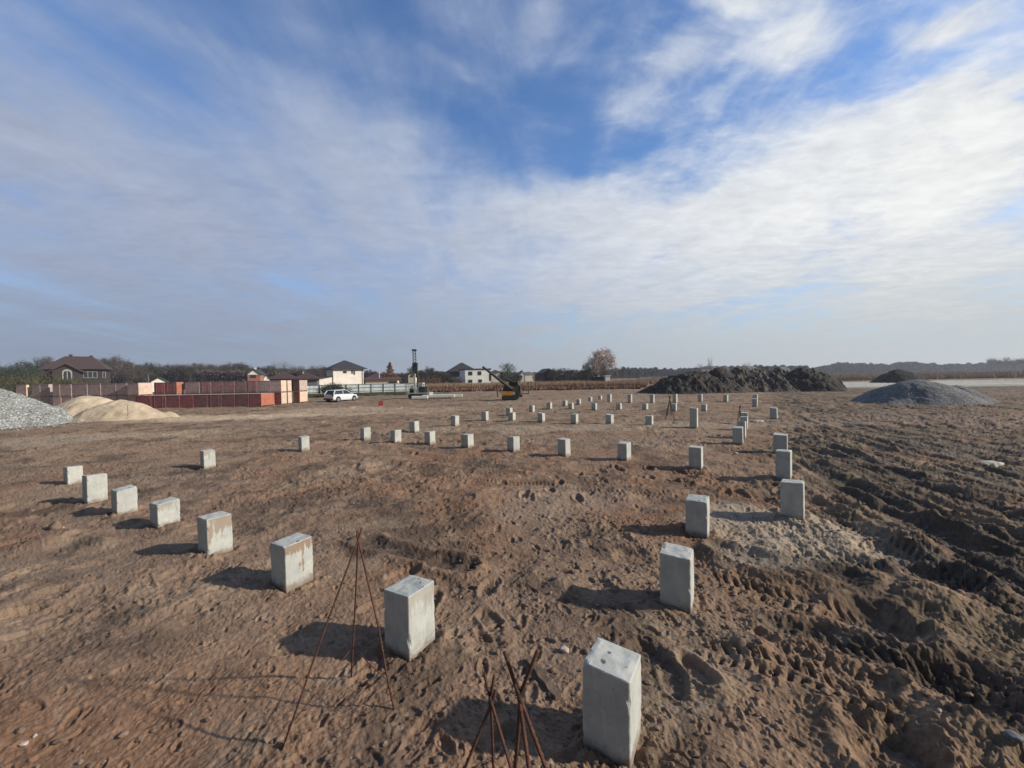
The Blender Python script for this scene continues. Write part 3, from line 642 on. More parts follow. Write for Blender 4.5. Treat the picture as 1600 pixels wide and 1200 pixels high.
# ================================================================== heaps
def heap(name, label, cat, m, px, Y, rx, ry, h, seed, rough=.1, kind='dome', n=110, rot=0, lobes=None, rsc=1.2, flat=0):
    c = at(px, 600, Y); u = np.linspace(-1.25, 1.25, n); A, B = np.meshgrid(u, u, indexing='ij')
    x = A*rx; y = B*ry; wob = 1+.22*fbm(A+seed, B, 1.3, 3, seed)
    r = np.sqrt(A*A+B*B)*wob
    if kind == 'dome': z = np.clip(1-r, -.2, 1); z = np.sqrt(z*z+.004)*np.sign(z) if False else z
    z = np.where(z > 0, np.minimum(z*1.0, 1), z)
    z = h*(z - .25*flat*np.maximum(z-.55, 0)*4*.5)
    z = h*np.tanh(z/h*1.35)/np.tanh(1.35) if kind == 'dome' else z
    if lobes:
        for (lx, ly, lr, lh) in lobes:
            rr = np.hypot((x-lx)/lr, (y-ly)/lr)*wob; z = np.maximum(z, lh*np.tanh(np.clip(1-rr, -.2, 1)*1.35)/np.tanh(1.35))
    amp = rough*np.clip(z/h*4+.3, 0, 1)
    z = z + amp*(fbm(x+seed, y, rsc, 5, seed, .6) - .3*np.abs(fbm(x, y+seed, rsc*2.5, 3, seed+3)))
    z = np.maximum(z, -.25)
    V = np.stack([x, y, z], -1).reshape(-1, 3); i = np.arange(n-1)[:, None]*n; j = np.arange(n-1)[None, :]
    Q = np.stack([i+j, i+n+j, i+n+j+1, i+j+1], -1).reshape(-1, 4)
    zq = z.ravel()[Q].max(1); Q = Q[zq > -.12]
    o = fast_mesh(name, V, Q, m, smooth=True); o.location = (c.x, Y, 0); o.rotation_euler = (0, 0, rot)
    return tag(o, label, cat)
def gravel_mat(name, c1, c2, c3, sc):
    m = bpy.data.materials.new(name); m.use_nodes = True; t = NT(m.node_tree); b = t.n['Principled BSDF']
    ob = t.node('ShaderNodeTexCoord').outputs['Object']
    v = t.node('ShaderNodeTexVoronoi', ins={'Vector': ob, 'Scale': sc}); rc = t.node('ShaderNodeSeparateColor', ins={0: v.outputs['Color']}).outputs
    c = t.mix(rc[0], c1, c2); c = t.mix(t.mr(rc[1], .8, .85), c, c3)
    c = t.mix(t.mr(v.outputs['Distance'], .35, .62, 0, .6), c, tuple(.35*x for x in c2))
    c = t.mix(t.mr(t.noise(ob, .8, 4), .4, .65, 0, .5), c, t.mix(1.0, c, (.72,.72,.76,1), 'MULTIPLY'))
    t.l.new(c, b.inputs['Base Color']); b.inputs['Roughness'].default_value = .9; b.inputs['Specular IOR Level'].default_value = .2
    bn = t.node('ShaderNodeBump', ins={'Strength': .9, 'Distance': .05, 'Height': t.m('SUBTRACT', 1.0, v.outputs['Distance'])})
    t.l.new(bn.outputs[0], b.inputs['Normal']); return m
m_gravel = gravel_mat('light_gravel', (.43,.43,.39), (.28,.28,.255), (.58,.57,.53), 11)
m_gravel2 = gravel_mat('grey_gravel', (.27,.265,.25), (.175,.172,.165), (.38,.37,.35), 16)
m_sand = mat('sand', (.55,.44,.31), .95, (.44,.34,.23), sc=1.1, bump=.5, bsc=14)
m_dsoil = mat('dark_topsoil', (.034,.028,.024), .95, (.060,.048,.040), sc=1.3, bump=.9, bsc=7, det=8)
m_rubble = mat('rubble_soil', (.060,.050,.040), .95, (.125,.104,.080), sc=2.6, bump=1.0, bsc=8, det=8, lo=.42, hi=.62)
heap('gravel_heap', 'light grey gravel heap at the left edge of the picture', 'gravel heap', m_gravel, -66, 23, 5.5, 4.4, 2.55, 3, .16, n=200, rsc=3.5)
heap('sand_heap', 'pale yellow sand heap, left and taller of the two before the brick pallets', 'sand heap', m_sand, 137, 27.2, 3.3, 2.6, 1.6, 5, .16)
heap('sand_heap', 'pale yellow sand heap, right and lower of the two with a stake', 'sand heap', m_sand, 187, 26.4, 3.2, 2.1, 1.28, 8, .13)
heap('gravel_heap', 'grey gravel heap on the right side of the site', 'gravel heap', m_gravel2, 1432, 28.5, 3.5, 3.4, 1.72, 12, .06, n=170, lobes=[(2.6, -.3, 1.9, 1.25), (-1.0, -.3, 2.1, 1.2)], rsc=2.5)
m_black = mat('black_soil', (.012,.011,.012), .95, (.022,.019,.018), sc=1.3, bump=.9, bsc=7, det=8)
heap('soil_heap', 'small black soil heap far off on the right', 'soil heap', m_black, 1404, 78, 4.6, 3.5, 2.75, 14, .25, rsc=.9)
heap('soil_mound', 'big dark soil mound, left end behind the farthest piles', 'soil mound', m_dsoil, 1085, 51, 6.8, 4.6, 2.8, 21, .62, n=170, lobes=[(3.6, .5, 3.6, 3.3), (-2.5, -.6, 3.3, 2.3)], rsc=1.3)
heap('soil_mound', 'grey-brown rubbly soil mound in the middle of the long ridge', 'soil mound', m_rubble, 1180, 52.5, 7.0, 4.8, 2.8, 25, .80, n=180, lobes=[(-2.2, 0, 3.2, 3.2), (3.5, .2, 3.4, 3.0), (-4.8, -1.8, 3.2, 2.3), (1.0, -2.2, 3.5, 2.0)], rsc=1.9)
heap('soil_mound', 'dark rounded soil mound at the right end of the long ridge', 'soil mound', m_dsoil, 1256, 50.5, 4.6, 4.2, 3.1, 29, .55, n=150, lobes=[(2.3, 1.0, 2.6, 1.6)], rsc=1.1)
for k, (px, py) in enumerate(((200, 657),)):
    p = gp(px, py); t_ = at(200, 633, p.y)
    o = MB().tube([(0, 0, -.2), (.01, 0, .5), (0, 0, t_.z)], .012, 6).build('wooden_stake', m_dark); o.location = (p.x, p.y, 0)
    tag(o, 'thin dark stake upright before the right sand heap', 'stake')
# loose stones round the foot of the light gravel
c_ = at(-62, 600, 23); nn = 1500; a_ = rng.random(nn)*6.28; q_ = 1+.30*rng.random(nn)**1.6
pts = np.stack([c_.x+5.6*q_*np.cos(a_), 23+4.4*q_*np.sin(a_)], 1)
tag(scatter('loose_gravel', m_gravel, pts, .025+.05*rng.random(nn)**2, 9), 'loose light gravel stones spread round the foot of the left gravel heap', 'gravel', kind='stuff')
# ================================================================== brick pallets
def brick_mat(name, c1, c2, mortar, rows):
    m = bpy.data.materials.new(name); m.use_nodes = True; t = NT(m.node_tree); b = t.n['Principled BSDF']
    ob = t.node('ShaderNodeTexCoord').outputs['Object']; rnd = t.node('ShaderNodeObjectInfo').outputs['Random']
    s_ = t.node('ShaderNodeSeparateXYZ', ins={0: ob}).outputs
    v = t.node('ShaderNodeCombineXYZ', ins={0: t.m('ADD', s_[0], s_[1]), 1: s_[2], 2: 0.0}).outputs[0]
    bt = t.node('ShaderNodeTexBrick', offset=.0, ins={'Vector': v, 'Color1': c1+(1,), 'Color2': c2+(1,), 'Mortar': mortar+(1,), 'Scale': 1.0, 'Mortar Size': .006, 'Brick Width': .26, 'Row Height': rows})
    c = t.mix(t.mr(t.noise(ob, 3, 4), .4, .65, 0, .4), bt.outputs[0], tuple(.6*x for x in c2))
    hs = t.node('ShaderNodeHueSaturation', ins={'Value': t.mr(rnd, 0, 1, .8, 1.25, False), 'Saturation': t.mr(rnd, 0, 1, .8, 1.1, False), 'Color': c})
    t.l.new(hs.outputs[0], b.inputs['Base Color']); b.inputs['Roughness'].default_value = .8; return m
m_bd = brick_mat('dark_red_brick', (.33,.115,.115), (.26,.09,.095), (.08,.028,.03), .14)
m_bm = brick_mat('rose_brick', (.50,.26,.25), (.40,.20,.19), (.12,.05,.05), .14)
m_br = brick_mat('faded_red_brick', (.56,.41,.385), (.47,.33,.31), (.14,.075,.07), .14)
m_eo = brick_mat('orange_brick_end', (.40,.13,.075), (.36,.11,.065), (.30,.10,.06), .30)
m_ec = brick_mat('cream_brick_end', (.60,.44,.33), (.56,.40,.30), (.48,.33,.25), .30)
m_pw = mat('pallet_wood', (.34,.26,.17), .85, (.25,.18,.11), sc=6)
m_wrap = mat('pale_wrap', (.62,.56,.52), .6)
m_strap = mat('pale_strap', (.33,.28,.27), .5)
YAW = math.radians(-1.5)
AX = Vector((math.cos(YAW), math.sin(YAW), 0)); BX = Vector((-math.sin(YAW), math.cos(YAW), 0))
BG = 'wrapped brick pallets stacked in rows'
def solve(c, d, px):      # distance along d from c to reach picture column px
    lo, hi = 0.0, 40.0
    s = 1 if proj(c+d*5)[0] > proj(c)[0] else -1
    for _ in range(50):
        m_ = (lo+hi)/2
        if (proj(c+d*m_)[0]-px)*s < 0: lo = m_
        else: hi = m_
    return lo
def pallet(x0, x1, Y, tier, label, xr=None, body=None, end=None, depth=1.25, strap=True, jit=0):
    c = at(x1, 600, Y); c = Vector((c.x, Y, 0)); wd = solve(c, -AX, x0+.4); dp = depth if xr is None else solve(c, BX, xr)
    h = 1.24; e = empty('brick_pallet', (c - AX*wd/2 + BX*dp/2) + Vector((0, 0, h*tier)), YAW, label=label, cat='brick pallet', group=BG)
    wx, wy = wd/2-.03, dp/2-.012
    mb = MB()
    for k in (-1, 0, 1): mb.box((-wx, k*(wy-.06)-.05, 0), (wx, k*(wy-.06)+.05, .09))
    for k in range(5): xx = -wx+.06+k*(2*wx-.12)/4; mb.box((xx-.05, -wy, .092), (xx+.05, wy, .115))
    mb.build('pallet_base', m_pw, e)
    mb = MB(); x_, y_, z0, z1 = wx-.01, wy-.01, .117, h-.012
    jt = .012*random.uniform(-1, 1)
    vs = [(-x_,-y_,z0),(x_,-y_,z0),(x_,y_,z0),(-x_,y_,z0),(-x_+jt,-y_,z1),(x_+jt,-y_,z1),(x_+jt,y_,z1),(-x_+jt,y_,z1)]
    mb.add(vs, [(0,3,2,1),(4,5,6,7),(0,1,5,4),(2,3,7,6),(3,0,4,7)], 0); mb.add([vs[1], vs[2], vs[6], vs[5]], [(0,1,2,3)], 1)
    mb.build('brick_block', [body or m_bd, (end if xr else None) or (body or m_bd)], e)
    MB().box((-x_-.02, -y_-.02, z1+.001), (x_+.02, y_+.02, z1+.011)).build('wrap_sheet', m_wrap, e)
    if strap:
        for fx in (-.5, .5):
            xx = fx*wd*.55; MB().box((xx-.015, -wy-.004, .117), (xx+.015, -wy+.004, h-.01)).build('strap', m_strap, e)
    return e
OW = ['first','second','third','fourth','fifth','sixth','seventh','eighth','ninth','tenth','eleventh','twelfth','thirteenth']
low = [(213,235),(236,258),(258.5,280),(281,301),(302,323),(324,345),(346,366),(367,388),(389,408)]
for k, (a, b) in enumerate(low):
    pallet(a, b, 36.6, 0, 'dark red brick pallet, %s of the long lower front row counted from the left' % OW[k] if k < 8 else 'lower brick pallet with a bright orange end, right end of the front row', xr=430 if k == 8 else None, end=m_eo if k == 8 else None, strap=k % 4 == 1)
lowl = [(27,42,46.5,'lower brick pallet at the far left behind the gravel heap'),(50,62.5,None,'lower brick pallet, second from the far left'),(63,76,80,'lower brick pallet with a cream edge left of the sand heap')]
for a, b, xr, lab in lowl: pallet(a, b, 37.2, 0, lab, xr=xr, body=m_br, end=m_ec, strap=False)
xs = [82,95,112,136,157,181,198,212.5]
for k in range(7): pallet(xs[k], xs[k+1]-.5, 37.0, 0, 'lower brick pallet mostly hidden behind the sand heaps', body=m_br, strap=False)
up = [(25,41,48),(49.5,62,None),(62.5,76,80.5),(82,93,None),(93.5,111,None),(111.5,136,None),(136.5,157,None),(157.5,181,None),(181.5,198,None)]
for k, (a, b, xr) in enumerate(up):
    pallet(a, b, 37.2 if b < 82 else 37.0, 1, 'faded red brick pallet, %s from the left in the upper tier' % OW[k], xr=xr, body=m_br, end=m_ec, depth=1.25, strap=False)
pallet(198.5, 216.5, 36.6, 1, 'upper brick pallet with a wide cream end, just left of the dark red pair', xr=240, body=m_br, end=m_ec, strap=False)
pallet(240.5, 257, 38.3, 1, 'dark red upper pallet, left one of the pair on the lower row', strap=True)
pallet(258, 276, 38.3, 1, 'dark red upper pallet with an orange end, right one of the pair', xr=288.5, end=m_eo)
for a, b in ((240.5, 257), (258, 276)): pallet(a, b, 38.3, 0, 'brick pallet of the hidden row behind the lower front row', strap=False)
ur = [289,312,330,349,367,385,402,423,440]
for k in range(8):
    bd = m_br if k in (0, 6, 7) else m_bm
    last = k == 7
    pallet(ur[k], ur[k+1]-.5, 38.8, 1, 'brick pallet, %s of the right upper tier counted from the left' % OW[k] if not last else 'upper brick pallet with two cream end bays, left of the last stack', xr=449 if last else None, body=bd, end=m_ec, strap=k % 4 == 1)
    pallet(ur[k], ur[k+1]-.5, 38.8, 0, 'brick pallet of the hidden row behind the lower front row' if not last else 'lower brick pallet with two cream end bays, left of the last stack', xr=449 if last else None, body=m_bd, end=m_ec, strap=False)
for tier, w_ in ((0, 'lower'), (1, 'upper')):
    c7 = at(439.5, 600, 38.8); dd_ = solve(Vector((c7.x, 38.8, 0)), BX, 449.5)
    q7 = Vector((c7.x, 38.8, 0)) + BX*(dd_+.02); xq = proj(q7)[0]; q8 = q7 - AX*1.1
    pallet(proj(q8)[0], xq, q7.y, tier, '%s brick pallet directly behind the cream-ended one' % w_, xr=457, body=m_br, end=m_ec, strap=False)
    pallet(457.5, 468.3, 41.5, tier, '%s brick pallet of the last stack at the right, broad cream end' % w_, xr=481.5, body=m_bd, end=m_ec, strap=False)
# ================================================================== fence
m_sheet = bpy.data.materials.new('corrugated_sheet'); m_sheet.use_nodes = True
t = NT(m_sheet.node_tree); ob = t.node('ShaderNodeTexCoord').outputs['Object']
c = t.mix(t.mr(t.noise(ob, .35, 3), .4, .62), (.62,.67,.68), (.70,.73,.72)); t.l.new(c, t.n['Principled BSDF'].inputs['Base Color']); t.n['Principled BSDF'].inputs['Roughness'].default_value = .5
m_post = mat('grey_post', (.13,.15,.155), .6)
fa, fb = at(478, 600, 67), at(664, 600, 76); fa.z = fb.z = 0; fd = (fb-fa).normalized(); fl = (fb-fa).length
e = empty('sheet_fence', fa, math.atan2(fd.y, fd.x), label='long pale grey corrugated sheet fence before the white house', cat='fence')
mb = MB(); n = int(fl/.10); vs = []; 
for i in range(n+1):
    x = i*fl/n; y = .045*(1 if i % 2 else -1); vs += [(x, y, .08), (x, y, 1.62+.02*math.sin(i*.02))]
mb.add(vs, [(2*i, 2*i+2, 2*i+3, 2*i+1) for i in range(n)]); mb.build('sheeting', m_sheet, e)
for i in range(int(fl/2.15)+1): x = i*2.15; MB().box((x-.045, -.13, 0), (x+.045, -.04, 1.72)).build('post', m_post, e)
for z in (.35, 1.0, 1.6): MB().box((0, -.095, z-.03), (fl, -.042, z+.03)).build('rail', m_post, e)
# ================================================================== houses
def rp(px, py, c, n):
    d = ray(px, py); o_ = Vector((0, 0, HH)); k = (c-o_).dot(n)/d.dot(n); return o_ + d*k
m_glass = mat('window_glass', (.03,.035,.04), .15, spec=.6)
m_wf = mat('white_frame', (.62,.60,.56), .6)
def roofm(name, c): return mat(name, c, .75, tuple(.7*x for x in c), sc=3)
def wallm(name, c): return mat(name, c, .9, tuple(.86*x for x in c), sc=.6)
m_rd = roofm('dark_slate', (.05,.048,.055)); m_rb = roofm('brown_tile', (.085,.052,.047)); m_rm = roofm('dark_red_tile', (.15,.05,.045))
def house(name, label, cat, xE, xR, Y, yaw, ye, yr, wall, roof, xL=None, d=8, ov=.45, wins=(), rt='hip', chim=(), ridge_in=.5, z0=0, base=None):
    th = math.radians(yaw); a = Vector((math.cos(th), math.sin(th), 0)); b = Vector((-a.y, a.x, 0))
    c = at(xE, 600, Y); c = Vector((c.x, Y, 0)); wd = solve(c, a, xR); dp = d if xL is None else solve(c, b, xL)
    ze = at(xE, ye, Y).z; cen = c + a*wd/2 + b*dp/2; zr = at((xE+xR)/2, yr, cen.y).z
    e = empty(name, c, th, label=label, cat=cat)
    mb = MB(); mb.box((0, 0, z0), (wd, dp, ze))
    if rt in ('gable_x', 'gable_y'):
        pass
    mb.build('wall', wall, e)
    mb = MB(); x0, x1, y0, y1 = -ov, wd+ov, -ov, dp+ov; t_ = .14
    if rt == 'hip':
        m_ = min(x1-x0, y1-y0)*ridge_in
        if (x1-x0) >= (y1-y0): R1, R2 = (x0+m_, (y0+y1)/2, zr), (x1-m_, (y0+y1)/2, zr)
        else: R1, R2 = ((x0+x1)/2, y0+m_, zr), ((x0+x1)/2, y1-m_, zr)
        lo = [(x0,y0,ze),(x1,y0,ze),(x1,y1,ze),(x0,y1,ze)]; hi = [(x,y,ze+t_) for x,y,_ in lo]
        vs = lo + hi + [R1, R2]
        fs = [(0,3,2,1),(0,1,5,4),(1,2,6,5),(2,3,7,6),(3,0,4,7)]
        fs += [(4,5,9,8),(5,6,9),(6,7,8,9),(7,4,8)] if (x1-x0) >= (y1-y0) else [(4,5,8),(5,6,9,8),(6,7,9),(7,4,8,9)]
        mb.add(vs, fs)
    elif rt == 'gable_x':       # ridge runs along the front
        pr = [(y0, ze-.02), (y1, ze-.02), (y1, ze+.1), ((y0+y1)/2, zr), (y0, ze+.1)]
        vs = [(x0, y, z) for y, z in pr] + [(x1, y, z) for y, z in pr]; n = 5
        mb.add(vs, [(i, (i+1) % n, n+(i+1) % n, n+i) for i in range(n)] + [tuple(range(n))[::-1], tuple(range(n, 2*n))])
    elif rt == 'gable_y':       # gable towards us
        mb.add([(x0,y0,ze-.05),((x0+x1)/2,y0,zr),(x1,y0,ze-.05),(x0,y1,ze-.05),((x0+x1)/2,y1,zr),(x1,y1,ze-.05),(x0,y0,ze+.13),((x0+x1)/2,y0,zr+.2),(x1,y0,ze+.13),(x0,y1,ze+.13),((x0+x1)/2,y1,zr+.2),(x1,y1,ze+.13)],
          [(0,1,4,3),(1,2,5,4),(6,9,10,7),(7,10,11,8),(0,6,7,1),(1,7,8,2),(3,4,10,9),(4,5,11,10),(0,3,9,6),(2,8,11,5)])
        MB().add([(0,0,ze),(wd,0,ze),(wd/2,0,zr-.02*wd),(0,dp,ze),(wd,dp,ze),(wd/2,dp,zr-.02*wd)], [(0,1,2),(3,5,4),(0,2,5,3),(1,4,5,2)]).build('gable', base or wall, e)
    else:
        mb.box((x0, y0, ze), (x1, y1, ze+.3))
    rf = mb.build('roof', roof, e)
    for (fx, fy, hh, s_) in chim:
        MB().box((wd*fx-s_, dp*fy-s_, ze), (wd*fx+s_, dp*fy+s_, zr+hh)).box((wd*fx-s_*1.25, dp*fy-s_*1.25, zr+hh), (wd*fx+s_*1.25, dp*fy+s_*1.25, zr+hh+.2)).build('chimney', base or m_rd, rf)
    for wn in wins:
        (px0, py0, px1, py1) = wn[:4]; fr = wn[4] if len(wn) > 4 else m_wf
        A = rp(px0, py1, c, b)-c; B_ = rp(px1, py0, c, b)-c; u0_, u1_ = A.dot(a), B_.dot(a); z0_, z1_ = A.z, B_.z; f = .10
        if len(wn) > 5 and wn[5] == 'arch':
            mb = MB(); cx_ = (u0_+u1_)/2; r_ = (u1_-u0_)/2; zc = z1_-r_; o1 = []; 
            pts_o = [(u0_, z0_)] + [(cx_-r_*math.cos(q*math.pi/10), zc+r_*math.sin(q*math.pi/10)) for q in range(11)] + [(u1_, z0_)]
            k_ = .72; pts_i = [(cx_+(p-cx_)*k_, z0_+(q-z0_)*(1-(1-k_)*.5)) for p, q in pts_o]
            n = len(pts_o); vs = [(p, -.06, q) for p, q in pts_o] + [(p, -.06, q) for p, q in pts_i] + [(p, .05, q) for p, q in pts_o] + [(p, .05, q) for p, q in pts_i]
            fs = []
            for i in range(n-1): fs += [(i, i+1, n+i+1, n+i), (2*n+i, 3*n+i, 3*n+i+1, 2*n+i+1), (i, 2*n+i, 2*n+i+1, i+1), (n+i, n+i+1, 3*n+i+1, 3*n+i)]
            wo = mb.add(vs, fs).build('window', fr, e)
            MB().add([(p, -.012, q) for p, q in pts_i], [tuple(range(n))]).build('pane', m_glass, wo); continue
        mb = MB()
        mb.box((u0_, -.05, z0_), (u1_, .02, z0_+f)).box((u0_, -.05, z1_-f), (u1_, .02, z1_)).box((u0_, -.05, z0_+f), (u0_+f, .02, z1_-f)).box((u1_-f, -.05, z0_+f), (u1_, .02, z1_-f))
        nmul = wn[6] if len(wn) > 6 else 1
        for q in range(1, nmul): xx = u0_+(u1_-u0_)*q/nmul; mb.box((xx-f/2, -.05, z0_+f), (xx+f/2, .02, z1_-f))
        wo = mb.build('window', fr, e)
        MB().box((u0_+f, -.02, z0_+f), (u1_-f, -.005, z1_-f)).build('pane', m_glass, wo)
    return e, wd, dp, ze, zr, c, a, b
m_bw = wallm('brown_brick_wall', (.058,.042,.036)); m_ww = wallm('white_render', (.88,.80,.71)); m_cw = wallm('cream_render', (.72,.62,.46)); m_gw = wallm('grey_block', (.13,.13,.14))
m_ow = wallm('orange_brick', (.36,.15,.11)); m_wb = wallm('white_block', (.80,.80,.74)); m_df = mat('dark_frame', (.03,.03,.03), .6)
m_wf2 = mat('pale_green_frame', (.40,.42,.38), .6)
h1 = house('brown_house', 'large dark brown brick house with hipped roof and arched window at far left', 'house', 70, 163, 112, 38, 577, 557, m_bw, m_rb, d=10, ov=.9, ridge_in=.34,
   wins=[(130, 580.5, 152, 590.5, m_wf2, '', 3), (160.5, 581, 165, 590, m_wf2, '', 1)], chim=[(.36,.5,.35,.30), (.72,.5,.1,.30)])
# projecting gabled bay with the arched window, part of the same house
e, wd, dp, ze, zr, c, a, b = h1
cb = rp(82, 600, c-b*2.2, b)-c; u0_ = cb.dot(a); u1_ = (rp(126, 600, c-b*2.2, b)-c).dot(a); zt = at(103, 568, c.y-2).z; ze2 = at(103, 579, c.y-2).z
MB().add([(u0_,-2.2,0),(u1_,-2.2,0),(u1_,-2.2,ze2),((u0_+u1_)/2,-2.2,zt-.4),(u0_,-2.2,ze2),(u0_,.1,0),(u1_,.1,0),(u1_,.1,ze2),((u0_+u1_)/2,.1,zt-.4),(u0_,.1,ze2)], [(0,1,2,3,4),(5,9,8,7,6),(0,4,9,5),(1,6,7,2),(2,7,8,3),(3,8,9,4),(0,5,6,1)]).build('front_bay', m_bw, e)
um = (u0_+u1_)/2
MB().add([(u0_-.8,-2.9,ze2-.5),(um,-2.9,zt),(u1_+.8,-2.9,ze2-.5),(u0_-.8,3.5,ze2-.5),(um,3.5,zt),(u1_+.8,3.5,ze2-.5),(u0_-.8,-2.9,ze2-.25),(um,-2.9,zt+.3),(u1_+.8,-2.9,ze2-.25),(u0_-.8,3.5,ze2-.25),(um,3.5,zt+.3),(u1_+.8,3.5,ze2-.25)],
  [(0,1,4,3),(1,2,5,4),(6,9,10,7),(7,10,11,8),(0,6,7,1),(1,7,8,2),(3,4,10,9),(4,5,11,10),(0,3,9,6),(2,8,11,5)]).build('bay_roof', m_rb, e)
cbp = c - b*2.21
A = rp(97.5, 593, cbp, b)-c; B_ = rp(112.5, 577, cbp, b)-c; u0_, u1_, z0_, z1_ = A.dot(a), B_.dot(a), A.z, B_.z
cx_, r_ = (u0_+u1_)/2, (u1_-u0_)/2; zc = z1_-r_
po = [(u0_, z0_)] + [(cx_-r_*math.cos(q*math.pi/12), zc+r_*math.sin(q*math.pi/12)) for q in range(13)] + [(u1_, z0_)]
pi_ = [(cx_+(p-cx_)*.74, z0_+(q-z0_)*.86) for p, q in po]; n = len(po)
vs = [(p, -2.30, q) for p, q in po] + [(p, -2.30, q) for p, q in pi_] + [(p, -2.16, q) for p, q in po] + [(p, -2.16, q) for p, q in pi_]; fs = []
for i in range(n-1): fs += [(i, i+1, n+i+1, n+i), (2*n+i, 3*n+i, 3*n+i+1, 2*n+i+1), (i, 2*n+i, 2*n+i+1, i+1), (n+i, n+i+1, 3*n+i+1, 3*n+i)]
wo = MB().add(vs, fs).box((cx_-.08, -2.27, z0_), (cx_+.08, -2.215, z1_-r_*.3)).build('arched_window', m_wf2, e); MB().add([(p, -2.215, q) for p, q in pi_], [tuple(range(n))]).build('pane', m_glass, wo)
house('small_house', 'small white gabled house front peeping over the brick pallets', 'house', 236, 260, 112, 38, 597, 590.5, m_ww, m_rd, d=7, rt='gable_y', ov=.3)
house('brick_house', 'orange brick house with a white gable above the brick pallets', 'house', 387, 407, 125, 22, 585.5, 578, m_ow, m_rd, d=9, rt='gable_y', ov=.3, base=m_ww, wins=[(391, 585.6, 400, 590.5, m_df)], chim=[(.45,.3,.5,.3)])
house('shed', 'little white shed right of the orange brick house', 'shed', 412.5, 420, 118, 30, 591, 587, m_ww, m_rd, d=4, rt='gable_y', ov=.15)
house('bungalow', 'low house with a wide brown hipped roof, left of two', 'house', 424, 460, 92, 26, 592.5, 581.5, m_gw, m_rb, d=10, ov=.8)
house('bungalow', 'low house with a wide brown hipped roof and a white dish, right of two', 'house', 460, 496, 90, 24, 592.8, 582.5, m_gw, m_rb, d=10, ov=.8)
p = at(476, 581, 93); d_ = empty('satellite_dish', (p.x, p.y, at(476, 586, 93).z), label='small round white dish on the right brown bungalow roof', cat='dish')
mb = MB(); vs = [(0, -.0, .62)]; 
for k in range(14): vs.append((.5*math.cos(k*math.tau/14), -.14, .62+.5*math.sin(k*math.tau/14)))
mb.add(vs, [(0, 1+k, 1+(k+1) % 14) for k in range(14)]).add([(x, y+.05, z) for x, y, z in vs], [(0, 1+(k+1) % 14, 1+k) for k in range(14)]); mb.build('bowl', m_wf, d_); MB().tube([(0,.06,-.5),(0,.06,.62)], .04).build('mast', m_post, d_)
hw = house('white_house', 'white two-storey house with dark hipped roof behind the fence', 'house', 521, 568.5, 108, 38, 576.6, 563, m_ww, m_rd, xL=511, ov=.9,
   wins=[(536, 579.8, 541.5, 583.2, m_df), (549, 578.5, 551.2, 584, m_df), (552.3, 578.5, 554.5, 585.5, m_df)])
e, wd, dp, ze, zr, c, a, b = hw
MB().tube([(wd-.35, -.09, .1), (wd-.35, -.09, ze-.1)], .07).build('downpipe', m_rb, e)
# lean-to annex of the white house
u0_ = (rp(494, 600, c, b)-c).dot(a); zl, zh = at(497, 593.5, 106).z, at(520, 588.5, 107).z
MB().add([(u0_,.3,0),(-.02,.3,0),(-.02,.3,zh),(u0_,.3,zl),(u0_,5,0),(-.02,5,0),(-.02,5,zh),(u0_,5,zl)], [(0,1,2,3),(5,4,7,6),(0,3,7,4),(1,5,6,2),(3,2,6,7),(0,4,5,1)]).build('annex', m_ww, e)
MB().add([(u0_-.4,0,zl+.02),(.0,0,zh+.06),(.0,5.3,zh+.06),(u0_-.4,5.3,zl+.02),(u0_-.4,0,zl+.24),(.0,0,zh+.28),(.0,5.3,zh+.28),(u0_-.4,5.3,zl+.24)], [(0,1,5,4),(3,7,6,2),(4,5,6,7),(0,3,2,1),(0,4,7,3),(1,2,6,5)]).build('annex_roof', m_rd, e)
house('bungalow', 'long low cream building with dark red eaves behind the fence', 'house', 571, 622, 86, 14, 594, 590.5, m_cw, m_rm, d=6, ov=.4, rt='gable_x', wins=[(607, 596, 620, 598.5, m_df)])
house('bungalow', 'brown-roofed low house right of the white house', 'house', 572, 598, 118, 16, 593, 583.5, m_bw, m_rb, d=9, ov=.6)
house('bungalow', 'brown-roofed low house behind the orange larch', 'house', 600, 626, 116, 14, 593, 584.5, m_bw, m_rb, d=9, ov=.6)
house('small_house', 'small cream gabled house left of the drilling mast', 'house', 638, 648, 112, 8, 587, 582, m_cw, m_rd, d=6, rt='gable_y', ov=.2, wins=[(641, 587, 645, 589.5, m_df)])
pl = at(593, 600, 100); o = MB().tube([(0,0,0),(0,0,at(593, 579.5, 100).z)], .09, 8).box((-.5, -.06, at(593, 581, 100).z), (.5, .06, at(593, 580.5, 100).z)).build('utility_pole', m_ww); o.location = (pl.x, 100, 0); tag(o, 'slim white pole standing right of the white house', 'pole')
pl = at(232, 600, 95); o = MB().tube([(0,0,0),(0,0,at(232, 583, 95).z)], .10, 8).box((-.6, -.06, at(232, 585, 95).z), (.6, .06, at(232, 584.2, 95).z)).build('utility_pole', m_post); o.location = (pl.x, 95, 0); tag(o, 'grey utility pole above the brick pallets, left of the small white gable', 'pole')
hu = house('unfinished_house', 'unfinished white block house without roof, two storeys of dark openings', 'house', 727, 767, 92, 16, 578, 577, m_wb, m_rd, xL=None, d=9, rt='flat', ov=.12,
   wins=[(732, 580.5, 738, 586.5, m_df), (746.5, 580.2, 752, 586.2, m_df), (732, 593.3, 738, 598, m_df), (747.5, 592.8, 753, 597.5, m_df), (764.5, 584, 767.5, 595, m_df)])
house('dark_house', 'dark grey house with steep black roof left of the unfinished one', 'house', 706, 741, 104, 14, 581, 567, m_gw, m_rd, d=9, rt='hip', ov=1.0, ridge_in=.30)
house('small_house', 'pale two-storey house far behind the raised boom', 'house', 768, 781, 130, 6, 582, 578, m_ww, m_rb, d=8, rt='hip', ov=.3)
